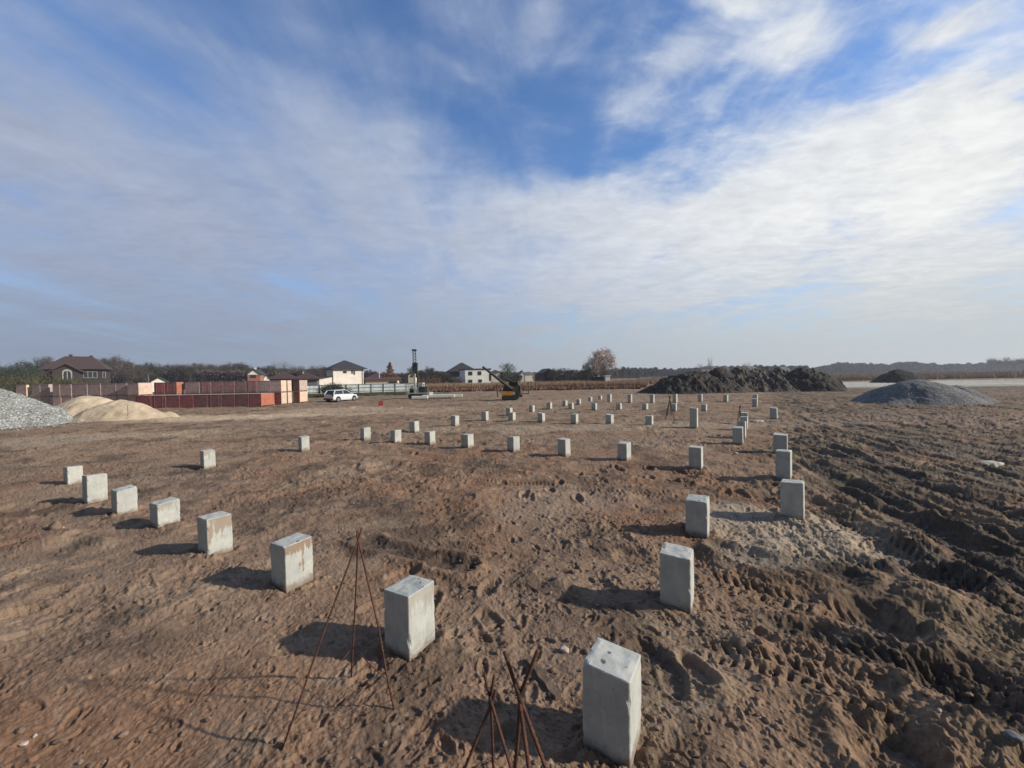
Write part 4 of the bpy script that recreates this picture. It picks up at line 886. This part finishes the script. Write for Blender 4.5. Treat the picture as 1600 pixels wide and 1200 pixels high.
house('small_house', 'white narrow gable end right of the green-grey tree', 'house', 814.5, 818.5, 140, 4, 584, 579.5, m_ww, m_rd, d=7, rt='gable_y', ov=.1)
house('barn', 'long low pale barn with a grey roof beside the dark thicket', 'barn', 821, 836, 150, 4, 585.5, 583, m_ww, m_gw, d=7, rt='gable_x', ov=.2)
house('barn', 'grey-brown weathered barn at the left end of the dark thicket', 'barn', 850, 866, 105, 8, 583, 577, m_bw, m_gw, d=8, rt='gable_y', ov=.4, wins=[(853, 585, 863, 588, m_gw)])
house('shed', 'low dark-roofed shelter left of the small white shed', 'shed', 930, 946, 95, 3, 589.5, 588, m_bw, m_rd, d=4, rt='gable_x', ov=.2)
house('shed', 'small bright white shed below the tall pale tree', 'shed', 946.5, 953.5, 94, 6, 588, 587, m_wb, m_wf, d=3, rt='flat', ov=.1)
for k, (x0, x1, yy, lb) in enumerate(((1108,1122,573,'distant pale house roof just above the soil mound, leftmost'),(1172,1184,573,'distant pale house just above the soil mound, middle'),(1222,1234,574,'distant pale house above the right end of the mound'))):
    house('far_house', lb, 'house', x0, x1, 260, 5, yy+3, yy-1, m_ww, m_gw, d=9, rt='gable_x', ov=.3)
# ================================================================== trees
def leafm(name, c, c2):
    m = mat(name, c, .95, c2, sc=1.1, lo=.4, hi=.6, det=3, spec=.1); return m
TM = {'farwood': leafm('far_wood_leaves', (.040,.048,.042), (.055,.058,.048)), 'bare': leafm('bare_twigs', (.120,.090,.076), (.092,.070,.060)), 'dark': leafm('dark_thicket', (.058,.050,.041), (.080,.064,.052)),
 'pine': leafm('pine_needles', (.040,.055,.036), (.058,.072,.045)), 'olive': leafm('olive_scrub', (.105,.100,.050), (.070,.060,.038)),
 'pale': leafm('pale_birch_twigs', (.54,.43,.385), (.42,.33,.295)), 'orange': leafm('larch_needles', (.24,.135,.080), (.18,.105,.065)), 'green': leafm('grey_green_leaves', (.10,.12,.075), (.15,.16,.10)), 'rust': leafm('rusty_scrub', (.17,.105,.07), (.12,.08,.055))}
m_bark = mat('bark', (.075,.06,.05), .95, (.11,.09,.075), sc=5); m_birch = mat('birch_bark', (.36,.32,.29), .9, (.2,.17,.15), sc=6)
TV = {}; TG = {}
def crown_arrays(n, kind, seed, leaf):
    g = np.random.default_rng(seed)
    if kind == 'cone':
        z = g.random(n)**1.3; r = (1-z)*.33*np.sqrt(g.random(n))*(1+.35*np.sin(z*40)); a = g.random(n)*6.28; P = np.stack([r*np.cos(a), r*np.sin(a), .12+.88*z], 1)
    elif kind == 'bush':
        nc = 16; cc = np.stack([g.normal(0, .28, nc), g.normal(0, .25, nc), .25+.5*g.random(nc)], 1); k = g.integers(0, nc, n); P = cc[k]+g.normal(0, .13, (n, 3)); P[:, 2] = np.abs(P[:, 2])
        P[:, 2] = np.minimum(P[:, 2], 1.02)
    else:
        nc = 34 if kind == 'round' else 46; d = g.normal(0, 1, (nc, 3)); d /= np.linalg.norm(d, axis=1)[:, None]; d *= (.35+.65*g.random(nc))[:, None]
        cc = d*np.array([.34, .34, .33])+np.array([0, 0, .64])
        if kind == 'up': cc[:, :2] *= .75; cc[:, 2] += .02
        k = g.integers(0, nc, n); P = cc[k]+g.normal(0, 1, (n, 3))*np.array([.055, .055, .05])*(.5+g.random((nc, 1)))[k]
    L = leaf*(.5+g.random(n)); a1 = g.normal(0, 1, (n, 3)); a1 /= np.linalg.norm(a1, axis=1)[:, None]; a2 = g.normal(0, 1, (n, 3)); a2 /= np.linalg.norm(a2, axis=1)[:, None]
    V = np.stack([P, P+a1*L[:, None], P+a2*L[:, None]*.6], 1)
    return V
def tree_meshes(kind, shape, seed, n, leaf, bark):
    key = (kind, shape, seed)
    if key in TV: return TV[key]
    V = crown_arrays(n, shape, seed, leaf).reshape(-1, 3); V[:, 2] = np.maximum(V[:, 2], .01); Q = np.arange(len(V)).reshape(-1, 3)
    o = fast_mesh('crown', V, Q, TM[kind], smooth=False); cm = o.data; bpy.data.objects.remove(o)
    mb = MB(); g = random.Random(seed)
    if shape == 'bush':
        for k in range(5): a_ = g.random()*6.28; mb.tube([(0,0,0), (.12*math.cos(a_), .12*math.sin(a_), .3), (.28*math.cos(a_), .28*math.sin(a_), .62)], .018, 4, r2=.005)
    else:
        top = .97 if shape == 'cone' else .8
        mb.tube([(0,0,-.02), (.008,0,.3), (-.01,.01,.6), (0,0,top)], .022, 6, r2=.004)
        if shape != 'cone':
            for k in range(11):
                a_ = g.random()*6.28; z = .28+.4*g.random(); l = .2+.14*g.random(); mb.tube([(0,0,z), (l*.5*math.cos(a_), l*.5*math.sin(a_), z+.12), (l*math.cos(a_), l*math.sin(a_), z+.26)], .010, 4, r2=.003)
    o = mb.build('trunk', bark); tm = o.data; bpy.data.objects.remove(o)
    TV[key] = (cm, tm); return TV[key]
def tree(px, ytop, wpx, Y, kind, shape, label, name, cat='tree', group=None, seed=0, n=None, bark=None):
    p = at(px, ytop, Y); H_ = p.z; Wd = wpx*Y/F*(1+((px-800)/F)**2)**0
    sw = Wd/.78 if shape in ('round', 'up') else (Wd/.62 if shape == 'cone' else Wd/1.1)
    n = int((n or 1500)*(3.2 if kind in ('dark', 'pine', 'bare') and shape == 'round' else 2)) if shape != 'bush' else (n or 900)*2
    cm, tm = tree_meshes(kind, shape, seed % 4, n, {'round': .027, 'up': .020, 'cone': .04, 'bush': .05}[shape], bark or m_bark)
    e = empty(name, (p.x, Y, -.1), random.random()*6.28, label=label, cat=cat, group=group); e.scale = (sw, sw, H_+.1)
    if group: TG.setdefault(group, []).append((px, e))
    for nm, me in (('trunk', tm), ('crown', cm)):
        o = bpy.data.objects.new(nm, me); COL.objects.link(o); o.parent = e
    return e
sd = 0
GB = 'bare trees in the belt behind the pallets'; GP = 'dark pines at the left edge'; GD = 'trees of the dark thicket'; GR = 'scrub along the reed field'
for px, yt, wp, Y in ((8,568,34,128),(30,561,36,132),(50,563,34,130),(-14,566,34,126),(20,572,36,122),(43,572,34,121),(64,569,30,135)):
    tree(px, yt, wp, Y, 'pine', 'round', 'dark green pine at the left edge behind the scrub', 'pine_tree', group=GP, seed=sd); sd += 1
tree(58, 552, 20, 140, 'pine', 'up', 'tall thin dark pine rising left of the brown house', 'pine_tree', seed=1)
tree(73, 553, 26, 142, 'bare', 'round', 'tall bare tree between the tall pine and the brown house', 'bare_tree', seed=2)
for px, yt, wp, Y in ((145,556,34,150),(166,553,34,155),(188,554,34,152),(207,562,32,148),(176,566,34,140),(152,566,30,142),(200,572,34,136),(222,570,28,140)):
    tree(px, yt, wp, Y, 'bare', 'round', 'brownish bare tree behind the brown house and right of it', 'bare_tree', group='bare trees by the brown house', seed=sd); sd += 1
tree(231, 562, 20, 145, 'pine', 'round', 'dark round pine at the left end of the bare tree belt', 'pine_tree', seed=3)
tree(245, 565, 18, 145, 'pine', 'round', 'smaller dark pine next to the round one at the belt', 'pine_tree', seed=1)
for k in range(44):
    px = 214+k*6.9+random.uniform(-4, 4); yt = 570+random.uniform(-4, 4) - 4*math.exp(-((px-365)/28)**2) - 2*math.exp(-((px-295)/22)**2); 
    if px > 385: yt += 3
    tree(px, yt, random.uniform(26, 36), random.uniform(145, 190), 'dark' if random.random() < .45 else 'bare', 'round', 'bare brown-grey tree in the belt behind the brick pallets', 'bare_tree', group=GB, seed=k)
for px, yt, wp in ((430,564,20),(442,563,22),(455,566,20),(468,569,18),(415,571,20),(484,573,20),(492,577,18),(500,574,16)):
    tree(px, yt, wp, 160, 'bare', 'up', 'thin bare tree behind the two brown bungalow roofs', 'bare_tree', group='thin bare trees behind the bungalows', seed=int(px), n=700)
for px, yt, wp in ((574,576,18),(584,577,18),(594,582,16),(626,584,18),(632,582,16)):
    tree(px, yt, wp, 150, 'dark', 'round', 'dark tree between the white house and the mast', 'dark_tree', group='dark trees right of the white house', seed=int(px))
tree(609, 566.5, 30, 104, 'orange', 'cone', 'orange larch behind the cream building', 'larch_tree', seed=1)
tree(601, 579, 16, 108, 'rust', 'round', 'rusty brown tree left of the orange larch', 'brown_tree', seed=2)
tree(643, 570, 17, 120, 'pine', 'round', 'dark green tree directly behind the mast', 'green_tree', seed=2)
tree(672, 571, 20, 130, 'pine', 'round', 'dark green tree right of the mast', 'green_tree', seed=0)
for px, yt, wp, Y in ((660,577,24,128),(683,577,22,130),(695,579,22,128),(705,582,18,126)):
    tree(px, yt, wp, Y, 'dark', 'round', 'grey-brown tree between the mast and the dark roofed house', 'bare_tree', group='trees right of the mast', seed=int(px))
for px, yt, wp, Y in ((668,588,26,88),(682,585,22,86),(656,593,20,84)):
    tree(px, yt, wp, Y, 'rust', 'bush', 'brown scrub bush right of the mast', 'bush', 'bush', group='brown bushes right of the mast', seed=int(px))
for px, yt, wp, Y in ((694,588,16,95),(706,588,18,92),(716,587,18,91)):
    tree(px, yt, wp, Y, 'dark', 'bush', 'dark bush in front of the dark house', 'bush', 'bush', group='dark bushes by the dark house', seed=int(px))
tree(793, 563, 30, 96, 'green', 'round', 'grey-green tree behind the raised boom', 'green_tree', seed=3)
for px, yt, wp in ((783,581,14),(803,579,16),(812,584,14),(838,583,16),(845,582,14)):
    tree(px, yt, wp, 125, 'dark', 'round', 'dark tree near the boom and the white gable', 'dark_tree', group='dark trees near the boom', seed=int(px))
for k in range(9):
    px = 862+k*7.4; tree(px, 574.5+random.uniform(-1.5, 2), 20, random.uniform(98, 106), 'dark', 'round', 'tree of the dark thicket left of the tall pale tree', 'dark_tree', group=GD, seed=k, n=2600)
for k in range(8):
    px = 866+k*8.4; tree(px, 580, 20, 97, 'dark', 'bush', 'dark undergrowth bush of the thicket', 'bush', 'bush', group='undergrowth of the dark thicket', seed=k)
tree(917, 563, 18, 100, 'dark', 'round', 'dark tree against the left side of the tall pale tree', 'dark_tree', seed=3)
tree(938, 542, 50, 104, 'pale', 'round', 'tall pale pinkish bare tree, highest in the middle', 'pale_tree', seed=5, n=5000, bark=m_birch)
tree(930, 566, 24, 101, 'pale', 'round', 'lower pale tree at the foot of the tall pale one', 'pale_tree', seed=1, bark=m_birch)
tree(945, 570, 24, 100, 'olive', 'bush', 'olive bush below the tall pale tree', 'bush', 'bush', seed=1)
for px, yt, wp in ((962,566,14),(972,571,16),(983,573,14),(996,577,14),(954,573,14)):
    tree(px, yt, wp, 108, 'rust' if px > 970 else 'pale', 'up', 'thin pale shrub right of the tall pale tree', 'shrub', 'shrub', group='pale shrubs right of the tall tree', seed=int(px), n=600)
for px, yt, wp in ((1094,566,12),(1104,568,12),(1166,565,17),(1133,571,12),(1152,572,12),(1196,570,16),(1214,572,14),(1246,572,10)):
    tree(px, yt, wp, 180, 'pale' if wp < 13 or px == 1166 else 'dark', 'round', 'distant tree top above the long soil mound', 'distant_tree', group='tree tops above the soil mound', seed=int(px), n=700)
tree(1109.5, 556, 12, 62, 'bare', 'up', 'single thin bare sapling sticking up behind the mound', 'bare_tree', seed=2, n=130)
for px, yt, wp, Y in ((15,584,44,70),(40,581,44,74),(62,582,40,78),(85,585,38,80),(110,588,34,80),(135,594,30,82),(-8,588,44,66),(25,600,36,62)):
    tree(px, yt, wp, Y, 'olive', 'bush', 'olive-brown scrub bush in front of the brown house', 'bush', 'bush', group='scrub before the brown house', seed=int(px)+20, n=1300)
for k, (px, yt) in enumerate(((1549,557),(1560,559),(1573,556),(1587,558),(1599,556),(1612,558))):
    tree(px, yt, 15, 330, 'farwood', 'round', 'distant tree on the right horizon', 'distant_tree', group='distant trees on the right horizon', seed=k, n=900)
# dark leaning bush behind the car
e = tree(520, 598.5, 34, 56, 'pine', 'bush', 'dark green bush rising behind the white car', 'bush', 'bush', seed=2, n=5000)
tree(532, 596.5, 9, 58, 'pine', 'up', 'small dark sapling at the right of the bush behind the car', 'sapling', 'tree', seed=1)
# far woods: one mass each
def wood(name, label, segs, Y, kind, thick, tri, per):
    Vs = []
    for (x0, x1, yt0, yt1) in segs:
        n = int(abs(x1-x0)*per); tt = rng.random(n); px = x0+(x1-x0)*tt
        bump_ = 1.8 - 5.5*np.abs(fbm(px, px*0+Y, .16, 3, 5, .6)) + .8*fbm(px, px*0, .9, 3, 6)
        yt = yt0+(yt1-yt0)*tt+bump_
        hor = 589+(800-px)*math.tan(ROLL); Ht = (hor-yt)*Y/F+HH
        Yy = Y+thick*rng.random(n); z = np.maximum(.2, Ht*(Yy/Y)*(1-rng.random(n)**2.0)); d = np.array([[ray(a, 580).x/ray(a, 580).y] for a in px])[:, 0]
        P = np.stack([d*Yy, Yy, z], 1); a1 = rng.normal(0, 1, (n, 3)); a2 = rng.normal(0, 1, (n, 3)); a1 /= np.linalg.norm(a1, axis=1)[:, None]; a2 /= np.linalg.norm(a2, axis=1)[:, None]
        Vs.append(np.stack([P, P+a1*tri, P+a2*tri*.7], 1).reshape(-1, 3))
    V = np.concatenate(Vs); V[:, 2] = np.maximum(V[:, 2], .02)
    return tag(fast_mesh(name, V, np.arange(len(V)).reshape(-1, 3), TM[kind], smooth=False), label, 'wood', kind='stuff')
wood('far_wood', 'distant low dark wood along the right horizon', [(1262,1300,576,570),(1300,1390,568,570),(1390,1420,569,566),(1420,1470,566,570),(1470,1545,570,569),(1545,1620,565,565),(1620,1760,564,562)], 420, 'farwood', 60, 2.2, 160)
wood('far_wood', 'distant grey-green wooded rise right of the tall pale tree', [(940,1000,578,576),(1000,1050,576,577),(1050,1100,578,574),(1100,1262,574,573)], 330, 'farwood', 60, 1.8, 120)
wood('far_wood', 'low brown scrub line behind the houses in the middle', [(480,640,585,584),(640,720,582,582),(765,860,583,582)], 190, 'bare', 25, 1.0, 120)
wood('far_wood', 'low brown scrub mass under the belt of bare trees', [(-40,120,588,586),(120,300,581,580),(300,480,580,582)], 150, 'bare', 25, .9, 160)
# ================================================================== dry reed fields
m_reed = leafm('dry_reed', (.36,.245,.165), (.30,.20,.135)); m_reed3 = leafm('pale_reed', (.36,.28,.205), (.28,.215,.155)); m_reed2 = leafm('rusty_reed', (.25,.14,.095), (.19,.11,.075))
def reeds(name, label, x0, x1, Y0, Y1, n, h, m, seed, w_=.14):
    g = np.random.default_rng(seed); t_ = g.random(n); Yy = Y0+(Y1-Y0)*g.random(n)**1.3; px = x0+(x1-x0)*t_; Yy = Yy+1.8*fbm(px, px*0, .05, 3, seed)+.6*fbm(px, px*0, .4, 2, seed)
    xx = (px-800)/F*Yy; hh = h*(.55+.5*g.random(n))*(1+.22*fbm(xx, Yy, .15, 4, seed)); a_ = g.random(n)*3.14; hh = hh*(1-.35*(g.random(n) < .5)); ww = w_*(.5+g.random(n)); ln = g.normal(0, .18, (n, 2))*h
    V = np.stack([np.stack([xx-ww*np.cos(a_), Yy-ww*np.sin(a_), xx*0-.05], 1), np.stack([xx+ww*np.cos(a_), Yy+ww*np.sin(a_), xx*0-.05], 1), np.stack([xx+ln[:, 0], Yy+ln[:, 1], hh], 1)], 1).reshape(-1, 3)
    return tag(fast_mesh(name, V, np.arange(3*n).reshape(-1, 3), m, smooth=False), label, 'dry reeds', kind='stuff')
reeds('dry_reeds', 'reddish-brown dry reeds in the field behind the rigs', 665, 1010, 74, 104, 130000, 1.45, m_reed, 4, .05)
reeds('dry_reeds', 'low rusty weeds along the front of the reed field', 660, 1000, 68, 76, 9000, .7, m_reed2, 5, .12)
reeds('dry_reeds', 'wide band of dry reeds under the right horizon', 1000, 1720, 100, 260, 110000, 1.6, m_reed3, 6, .12)
0 and reeds('dry_reeds', 'dark weeds at the near edge of the right reeds', 1290, 1720, 92, 99, 7000, 1.0, TM['olive'], 8, .2)
reeds('verge_grass', 'green-brown grass verge along the sheet fence', 478, 640, 58, 68, 14000, .22, TM['olive'], 7, .08)
# ================================================================== car
m_car = mat('white_paint', (.62,.63,.65), .25, (.58,.59,.61), spec=.5); m_tyre = mat('tyre', (.02,.02,.02), .9); m_rim = mat('rim', (.30,.30,.31), .4, metal=.6); m_tail = mat('red_lamp', (.25,.02,.02), .3); m_plast = mat('black_plastic', (.03,.03,.032), .6)
def car(px, Y, yaw, sc):
    p = at(px, 600, Y); e = empty('parked_car', (p.x, Y, 0), yaw, label='white hatchback car parked before the sheet fence', cat='car'); e.scale = (sc,)*3
    # stations along x (front +x): x, half width low, z low, belt z, half width at belt
    st = [(-2.05,.70,.38,.80),(-1.98,.80,.28,.92),(-1.5,.84,.22,.96),(-.5,.85,.2,.95),(.5,.85,.2,.93),(1.2,.84,.22,.88),(1.75,.80,.24,.78),(2.02,.70,.30,.66),(2.10,.55,.40,.56)]
    vs = []; fs = []
    for x, w_, zl, zb in st: vs += [(x,-w_*.92,zl),(x,-w_,zl+.12),(x,-w_*.99,(zl+zb)/2+.05),(x,-w_*.93,zb),(x,w_*.93,zb),(x,w_*.99,(zl+zb)/2+.05),(x,w_,zl+.12),(x,w_*.92,zl)]
    for i in range(len(st)-1):
        for j in range(8): fs.append((i*8+j, i*8+(j+1) % 8, (i+1)*8+(j+1) % 8, (i+1)*8+j))
    fs += [tuple(range(8)), tuple((len(st)-1)*8+j for j in range(8))]
    body = MB().add(vs, fs).build('body', m_car, e, smooth=False)
    def loft(A, B, m, name, parent): return MB().add(A+B, [(0,1,5,4),(1,2,6,5),(2,3,7,6),(3,0,4,7),(4,5,6,7),(0,3,2,1)]).build(name, m, parent)
    loft([(-1.9,-.76,.90),(1.05,-.76,.86),(1.05,.76,.86),(-1.9,.76,.90)], [(-1.55,-.60,1.42),(.15,-.60,1.44),(.15,.60,1.44),(-1.55,.60,1.42)], m_glass, 'window_glass', e)
    loft([(-1.6,-.62,1.405),(.20,-.62,1.425),(.20,.62,1.425),(-1.6,.62,1.405)], [(-1.45,-.55,1.47),(.05,-.55,1.49),(.05,.55,1.49),(-1.45,.55,1.47)], m_car, 'roof', e)
    mb = MB()
    for s in (-1, 1):
        for (x0, x1) in ((-1.93, -1.58), (-.45, -.40), (1.08, .16)): mb.tube([(x0, s*.775, .90), (x1, s*.615, 1.43)], .045 if x0 > -1 else .075, 5)
    mb.build('pillars', m_car, e)
    for sx in (-1.28, 1.28):
        for s in (-1, 1):
            wh = MB().tube([(sx, s*.66, .31), (sx, s*.86, .31)], .31, 18).build('wheel', m_tyre, e); MB().tube([(sx, s*.85, .31), (sx, s*.872, .31)], .20, 14).build('rim', m_rim, wh)
            MB().tube([(sx, s*.70, .34), (sx, s*.853, .34)], .37, 18).build('wheel_arch', m_plast, e)
    for s in (-1, 1):
        MB().box((-2.07, s*.72-.10, .70), (-1.97, s*.72+.10, .95)).build('tail_lamp', m_tail, e)
        MB().box((1.85, s*.66-.12, .60), (2.06, s*.66+.12, .72)).build('headlight', m_glass, e)
    MB().box((-2.10, -.72, .30), (-1.99, .72, .48)).build('bumper', m_plast, e); MB().box((-2.085, -.26, .60), (-2.05, .26, .71)).build('number_plate', m_wf, e)
    return e
car(533, 43.5, math.radians(68), .90)
# ================================================================== red canister
m_red = mat('red_plastic', (.30,.03,.03), .55)
p = gp(595, 634); e = empty('canister', (p.x, p.y, 0), .4, label='small red plastic canister on the soil right of the car', cat='canister')
mb = MB(); pr = [(-.17,0),(.17,0),(.19,.05),(.19,.36),(.10,.43),(-.12,.43),(-.19,.36),(-.19,.05)]; mb.prism(pr, -.11, .11); mb.build('body', m_red, e)
MB().tube([(-.12,0,.42),(-.10,0,.50),(.06,0,.50),(.08,0,.42)], .018).build('handle', m_red, e); MB().tube([(.13,0,.40),(.16,0,.47)], .035, 8).build('cap', m_plast, e)
# ================================================================== stored piles
Yp = 45
def lying(px0, px1, Y, z, label, w_=.30):
    a_, b_ = at(px0, 600, Y), at(px1, 600, Y); L = b_.x-a_.x; mb = MB()
    bm = bmesh.new(); bmesh.ops.create_cube(bm, size=1)
    for v in bm.verts: v.co.x *= L; v.co.y *= w_; v.co.z *= w_
    bmesh.ops.bevel(bm, geom=[e_ for e_ in bm.edges], offset=.02, segments=1, affect='EDGES')
    me = bpy.data.meshes.new('lying_pile'); bm.to_mesh(me); bm.free(); me.materials.append(m_wb)
    o = bpy.data.objects.new('lying_pile', me); COL.objects.link(o); o.location = ((a_.x+b_.x)/2, Y, z+w_/2); o.rotation_euler = (0, 0, .03)
    return tag(o, label, 'concrete pile', 'long concrete piles lying by the rig')
lying(672, 722, 45.4, .20, 'long white concrete pile lying on battens, reaching furthest right')
lying(660, 710, 44.9, .20, 'long white concrete pile lying on battens, nearest of the stored ones')
lying(643, 668, 44.2, .12, 'short white concrete pile lying at the foot of the rig')
for k, px in enumerate((676, 682, 688, 694, 700, 706)):
    a_ = at(px, 600, 45.1); mb = MB(); mb.box((-.07, -.75, 0), (.07, .75, .10)).box((-.06, -.70, .102), (.06, .70, .198)); o = mb.build('timber_batten', m_wood); o.location = (a_.x, 45.1, 0)
    tag(o, 'dark timber batten under the stored white concrete piles, %s from the left' % OW[k], 'batten', 'timber battens under the piles')
# ================================================================== mast rig
m_mach = mat('dark_green_steel', (.030,.034,.027), .6, (.05,.05,.042), sc=3); m_pg = mat('pale_grey_steel', (.42,.43,.42), .5, (.33,.33,.32), sc=4); m_or = mat('orange_paint', (.62,.27,.04), .5, (.52,.21,.035), sc=3); m_trk = mat('track_rubber', (.035,.035,.036), .85)
def px2(x, y, Y, c): v = at(x, y, Y); return (v.x-c.x, v.z)
Yr = 47.0; c = at(652, 600, Yr); c.z = 0
e = empty('mast_rig', c, label='tall drilling rig with an upright dark mast and white frame', cat='drilling rig')
def bx_px(x0, y0, x1, y1, ya, yb, m, name, par=e, c=None, Y=None):
    c = c or globals()['c']; Y = Y or Yr
    X0, Z1 = px2(x0, y0, Y, c); X1, Z0 = px2(x1, y1, Y, c); return MB().box((X0, ya, Z0), (X1, yb, Z1)).build(name, m, par)
def ln(p0, p1, r, m, name, ya=0, yb=None, n=6, par=None, c_=None, Y=None, r2=None):
    c0 = c_ or c; Y = Y or Yr; a_ = px2(*p0, Y, c0); b_ = px2(*p1, Y, c0); return MB().tube([(a_[0], ya, a_[1]), (b_[0], ya if yb is None else yb, b_[1])], r, n, r2=r2).build(name, m, par or e)
for s in (-.9, .9):
    X0, _ = px2(641, 618, Yr, c); X1, _ = px2(672, 618, Yr, c)
    pr = [(X0+.2, .02), (X1-.2, .02), (X1, .25), (X1-.05, .5), (X1-.25, .58), (X0+.25, .58), (X0+.05, .5), (X0, .25)]
    MB().prism(pr, s-.2, s+.2).build('track', m_trk, e)
bx_px(639, 613.5, 674, 616.8, -1.1, 1.1, m_pg, 'platform')
bx_px(656, 604, 669, 613.3, -.7, .8, m_mach, 'engine_housing')
bx_px(655, 598, 662, 603.8, -.6, .6, m_pg, 'control_cabin')
bx_px(641, 606, 648, 613.3, -.4, .6, m_mach, 'hydraulic_tank')
bx_px(644, 602, 649, 608, -.85, -.5, m_pg, 'control_panel')
for xx, yt_ in ((638.6, 599), (641.5, 600), (665, 600), (667.5, 599)): ln((xx, yt_), (xx, 613.5), .045, m_pg if xx < 660 else m_mach, 'frame_post', -1.0)
ln((638.6, 600), (650, 599.6), .04, m_pg, 'frame_rail', -1.0); ln((655, 600.2), (667.5, 600), .04, m_pg, 'frame_rail', -1.0)
# mast: upper lattice, drive head, lower leader
for xx in (645.6, 650.0):
    ln((xx, 547.5), (xx+.7, 568), .05, m_mach, 'mast_chord', -.2)
mb = MB()
for k in range(9):
    y0_ = 549+k*2.1; a_ = px2(645.6 if k % 2 else 650, y0_, Yr, c); b_ = px2(650 if k % 2 else 645.6, y0_+2.1, Yr, c); mb.tube([(a_[0], -.2, a_[1]), (b_[0], -.2, b_[1])], .03, 5)
mb.build('mast_bracing', m_mach, e)
bx_px(644.6, 546, 650.8, 548.5, -.35, .1, m_mach, 'mast_head')
bx_px(645.4, 567, 652.8, 573, -.4, .15, m_mach, 'drive_head')
bx_px(645.8, 573.1, 648.6, 588, -.35, .05, m_mach, 'leader_rail')
bx_px(649.6, 573.1, 653.0, 590, -.35, .05, m_mach, 'leader_rail')
bx_px(652.2, 588, 655.0, 603.8, -.3, .1, m_mach, 'leader_foot')
bx_px(648.4, 584, 651.6, 619, -.75, -.45, m_pg, 'hanging_pile_casing')
ln((656, 604), (653, 580), .05, m_dark, 'hydraulic_ram', .2, -.1)
# ================================================================== crawler with lowered boom
Yc = 40.5; cb_ = at(805, 600, Yc); cb_.z = 0
e2 = empty('crawler_rig', cb_, label='orange crawler rig with its dark boom raised to the left', cat='drilling rig')
K = dict(par=e2, c=cb_, Y=Yc)
def B2(x0, y0, x1, y1, ya, yb, m, name): return bx_px(x0, y0, x1, y1, ya, yb, m, name, **K)
def L2(p0, p1, r, m, name, ya=0, yb=None, r2=None): return ln(p0, p1, r, m, name, ya, yb, par=e2, c_=cb_, Y=Yc, r2=r2)
for s in (-.95, .85):
    X0, _ = px2(784, 620, Yc, cb_); X1, _ = px2(810, 620, Yc, cb_)
    pr = [(X0+.2, .02), (X1-.2, .02), (X1, .25), (X1-.05, .42), (X1-.25, .5), (X0+.25, .5), (X0+.05, .42), (X0, .25)]
    tr = MB().prism(pr, s-.22, s+.22).build('track', m_trk, e2)
    mb = MB()
    for k in range(6): xx = X0+.28+k*(X1-X0-.56)/5; mb.tube([(xx, s-.25, .24), (xx, s-.221, .24)], .13, 10)
    mb.build('roller', m_mach, tr)
B2(784, 611.3, 801.3, 617, -1.1, .9, m_or, 'engine_cover'); B2(801.5, 611.6, 804.2, 616, -1.1, -.2, m_pg, 'lamp_box')
B2(788, 603.2, 800, 611, -.5, .7, m_mach, 'winch_housing'); B2(804.5, 603, 811, 622, -.9, .6, m_mach, 'front_leader'); B2(811.3, 606, 816, 620, -.6, .4, m_mach, 'hose_reel_frame')
L2((805, 612), (754.8, 573.2), .22, m_mach, 'boom', -.7, -.7, r2=.12)
L2((801, 596), (786, 611), .10, m_dark, 'boom_ram', -.4); L2((790, 600), (785, 612), .07, m_dark, 'strut', .3)
B2(795, 593.5, 804, 603.5, -.35, .3, m_mach, 'rotary_head'); B2(803, 595, 809, 606, -.5, .35, m_mach, 'mast_base')
L2((791, 592.5), (809, 599), .10, m_mach, 'upper_arm', -.45); L2((808, 596), (812, 611), .10, m_mach, 'hose', -.6)
L2((777, 600), (778.5, 619.5), .07, m_rust, 'outrigger_post', -1.2); L2((778, 609.5), (786, 613), .06, m_rust, 'outrigger_arm', -1.2, -.9); L2((812, 602), (813.5, 612), .11, m_rust, 'red_cylinder', -.7)
L2((824.6, 597), (825.6, 615), .05, m_dark, 'rear_frame_post', -.5); L2((815, 614.8), (825.6, 614.8), .05, m_dark, 'rear_frame_rail', -.5)
B2(813, 608.3, 815.4, 615.6, -.95, -.62, m_pg, 'tool_box')

OX = OW + ['fourteenth','fifteenth']
for g_, L_ in TG.items():
    if 2 <= len(L_) <= 9:
        for k, (_, e_) in enumerate(sorted(L_, key=lambda q: q[0])): e_['label'] = '%s, %s' % (e_['label'], 'leftmost' if k == 0 else 'rightmost' if k == len(L_)-1 else OX[k]+' from left')
# ================================================================== air
m = bpy.data.materials.new('haze'); m.use_nodes = True; t = NT(m.node_tree); t.n.clear()
v = t.node('ShaderNodeVolumePrincipled', ins={'Color': (.84, .88, .96, 1), 'Density': .00045, 'Anisotropy': .2})
ou = t.node('ShaderNodeOutputMaterial'); t.l.new(v.outputs[0], ou.inputs['Volume'])
o = MB().box((-6500, -6500, -1.6), (6500, 6500, 32)).build('haze', m); tag(o, 'thin pale air over the whole site', 'haze', kind='stuff')
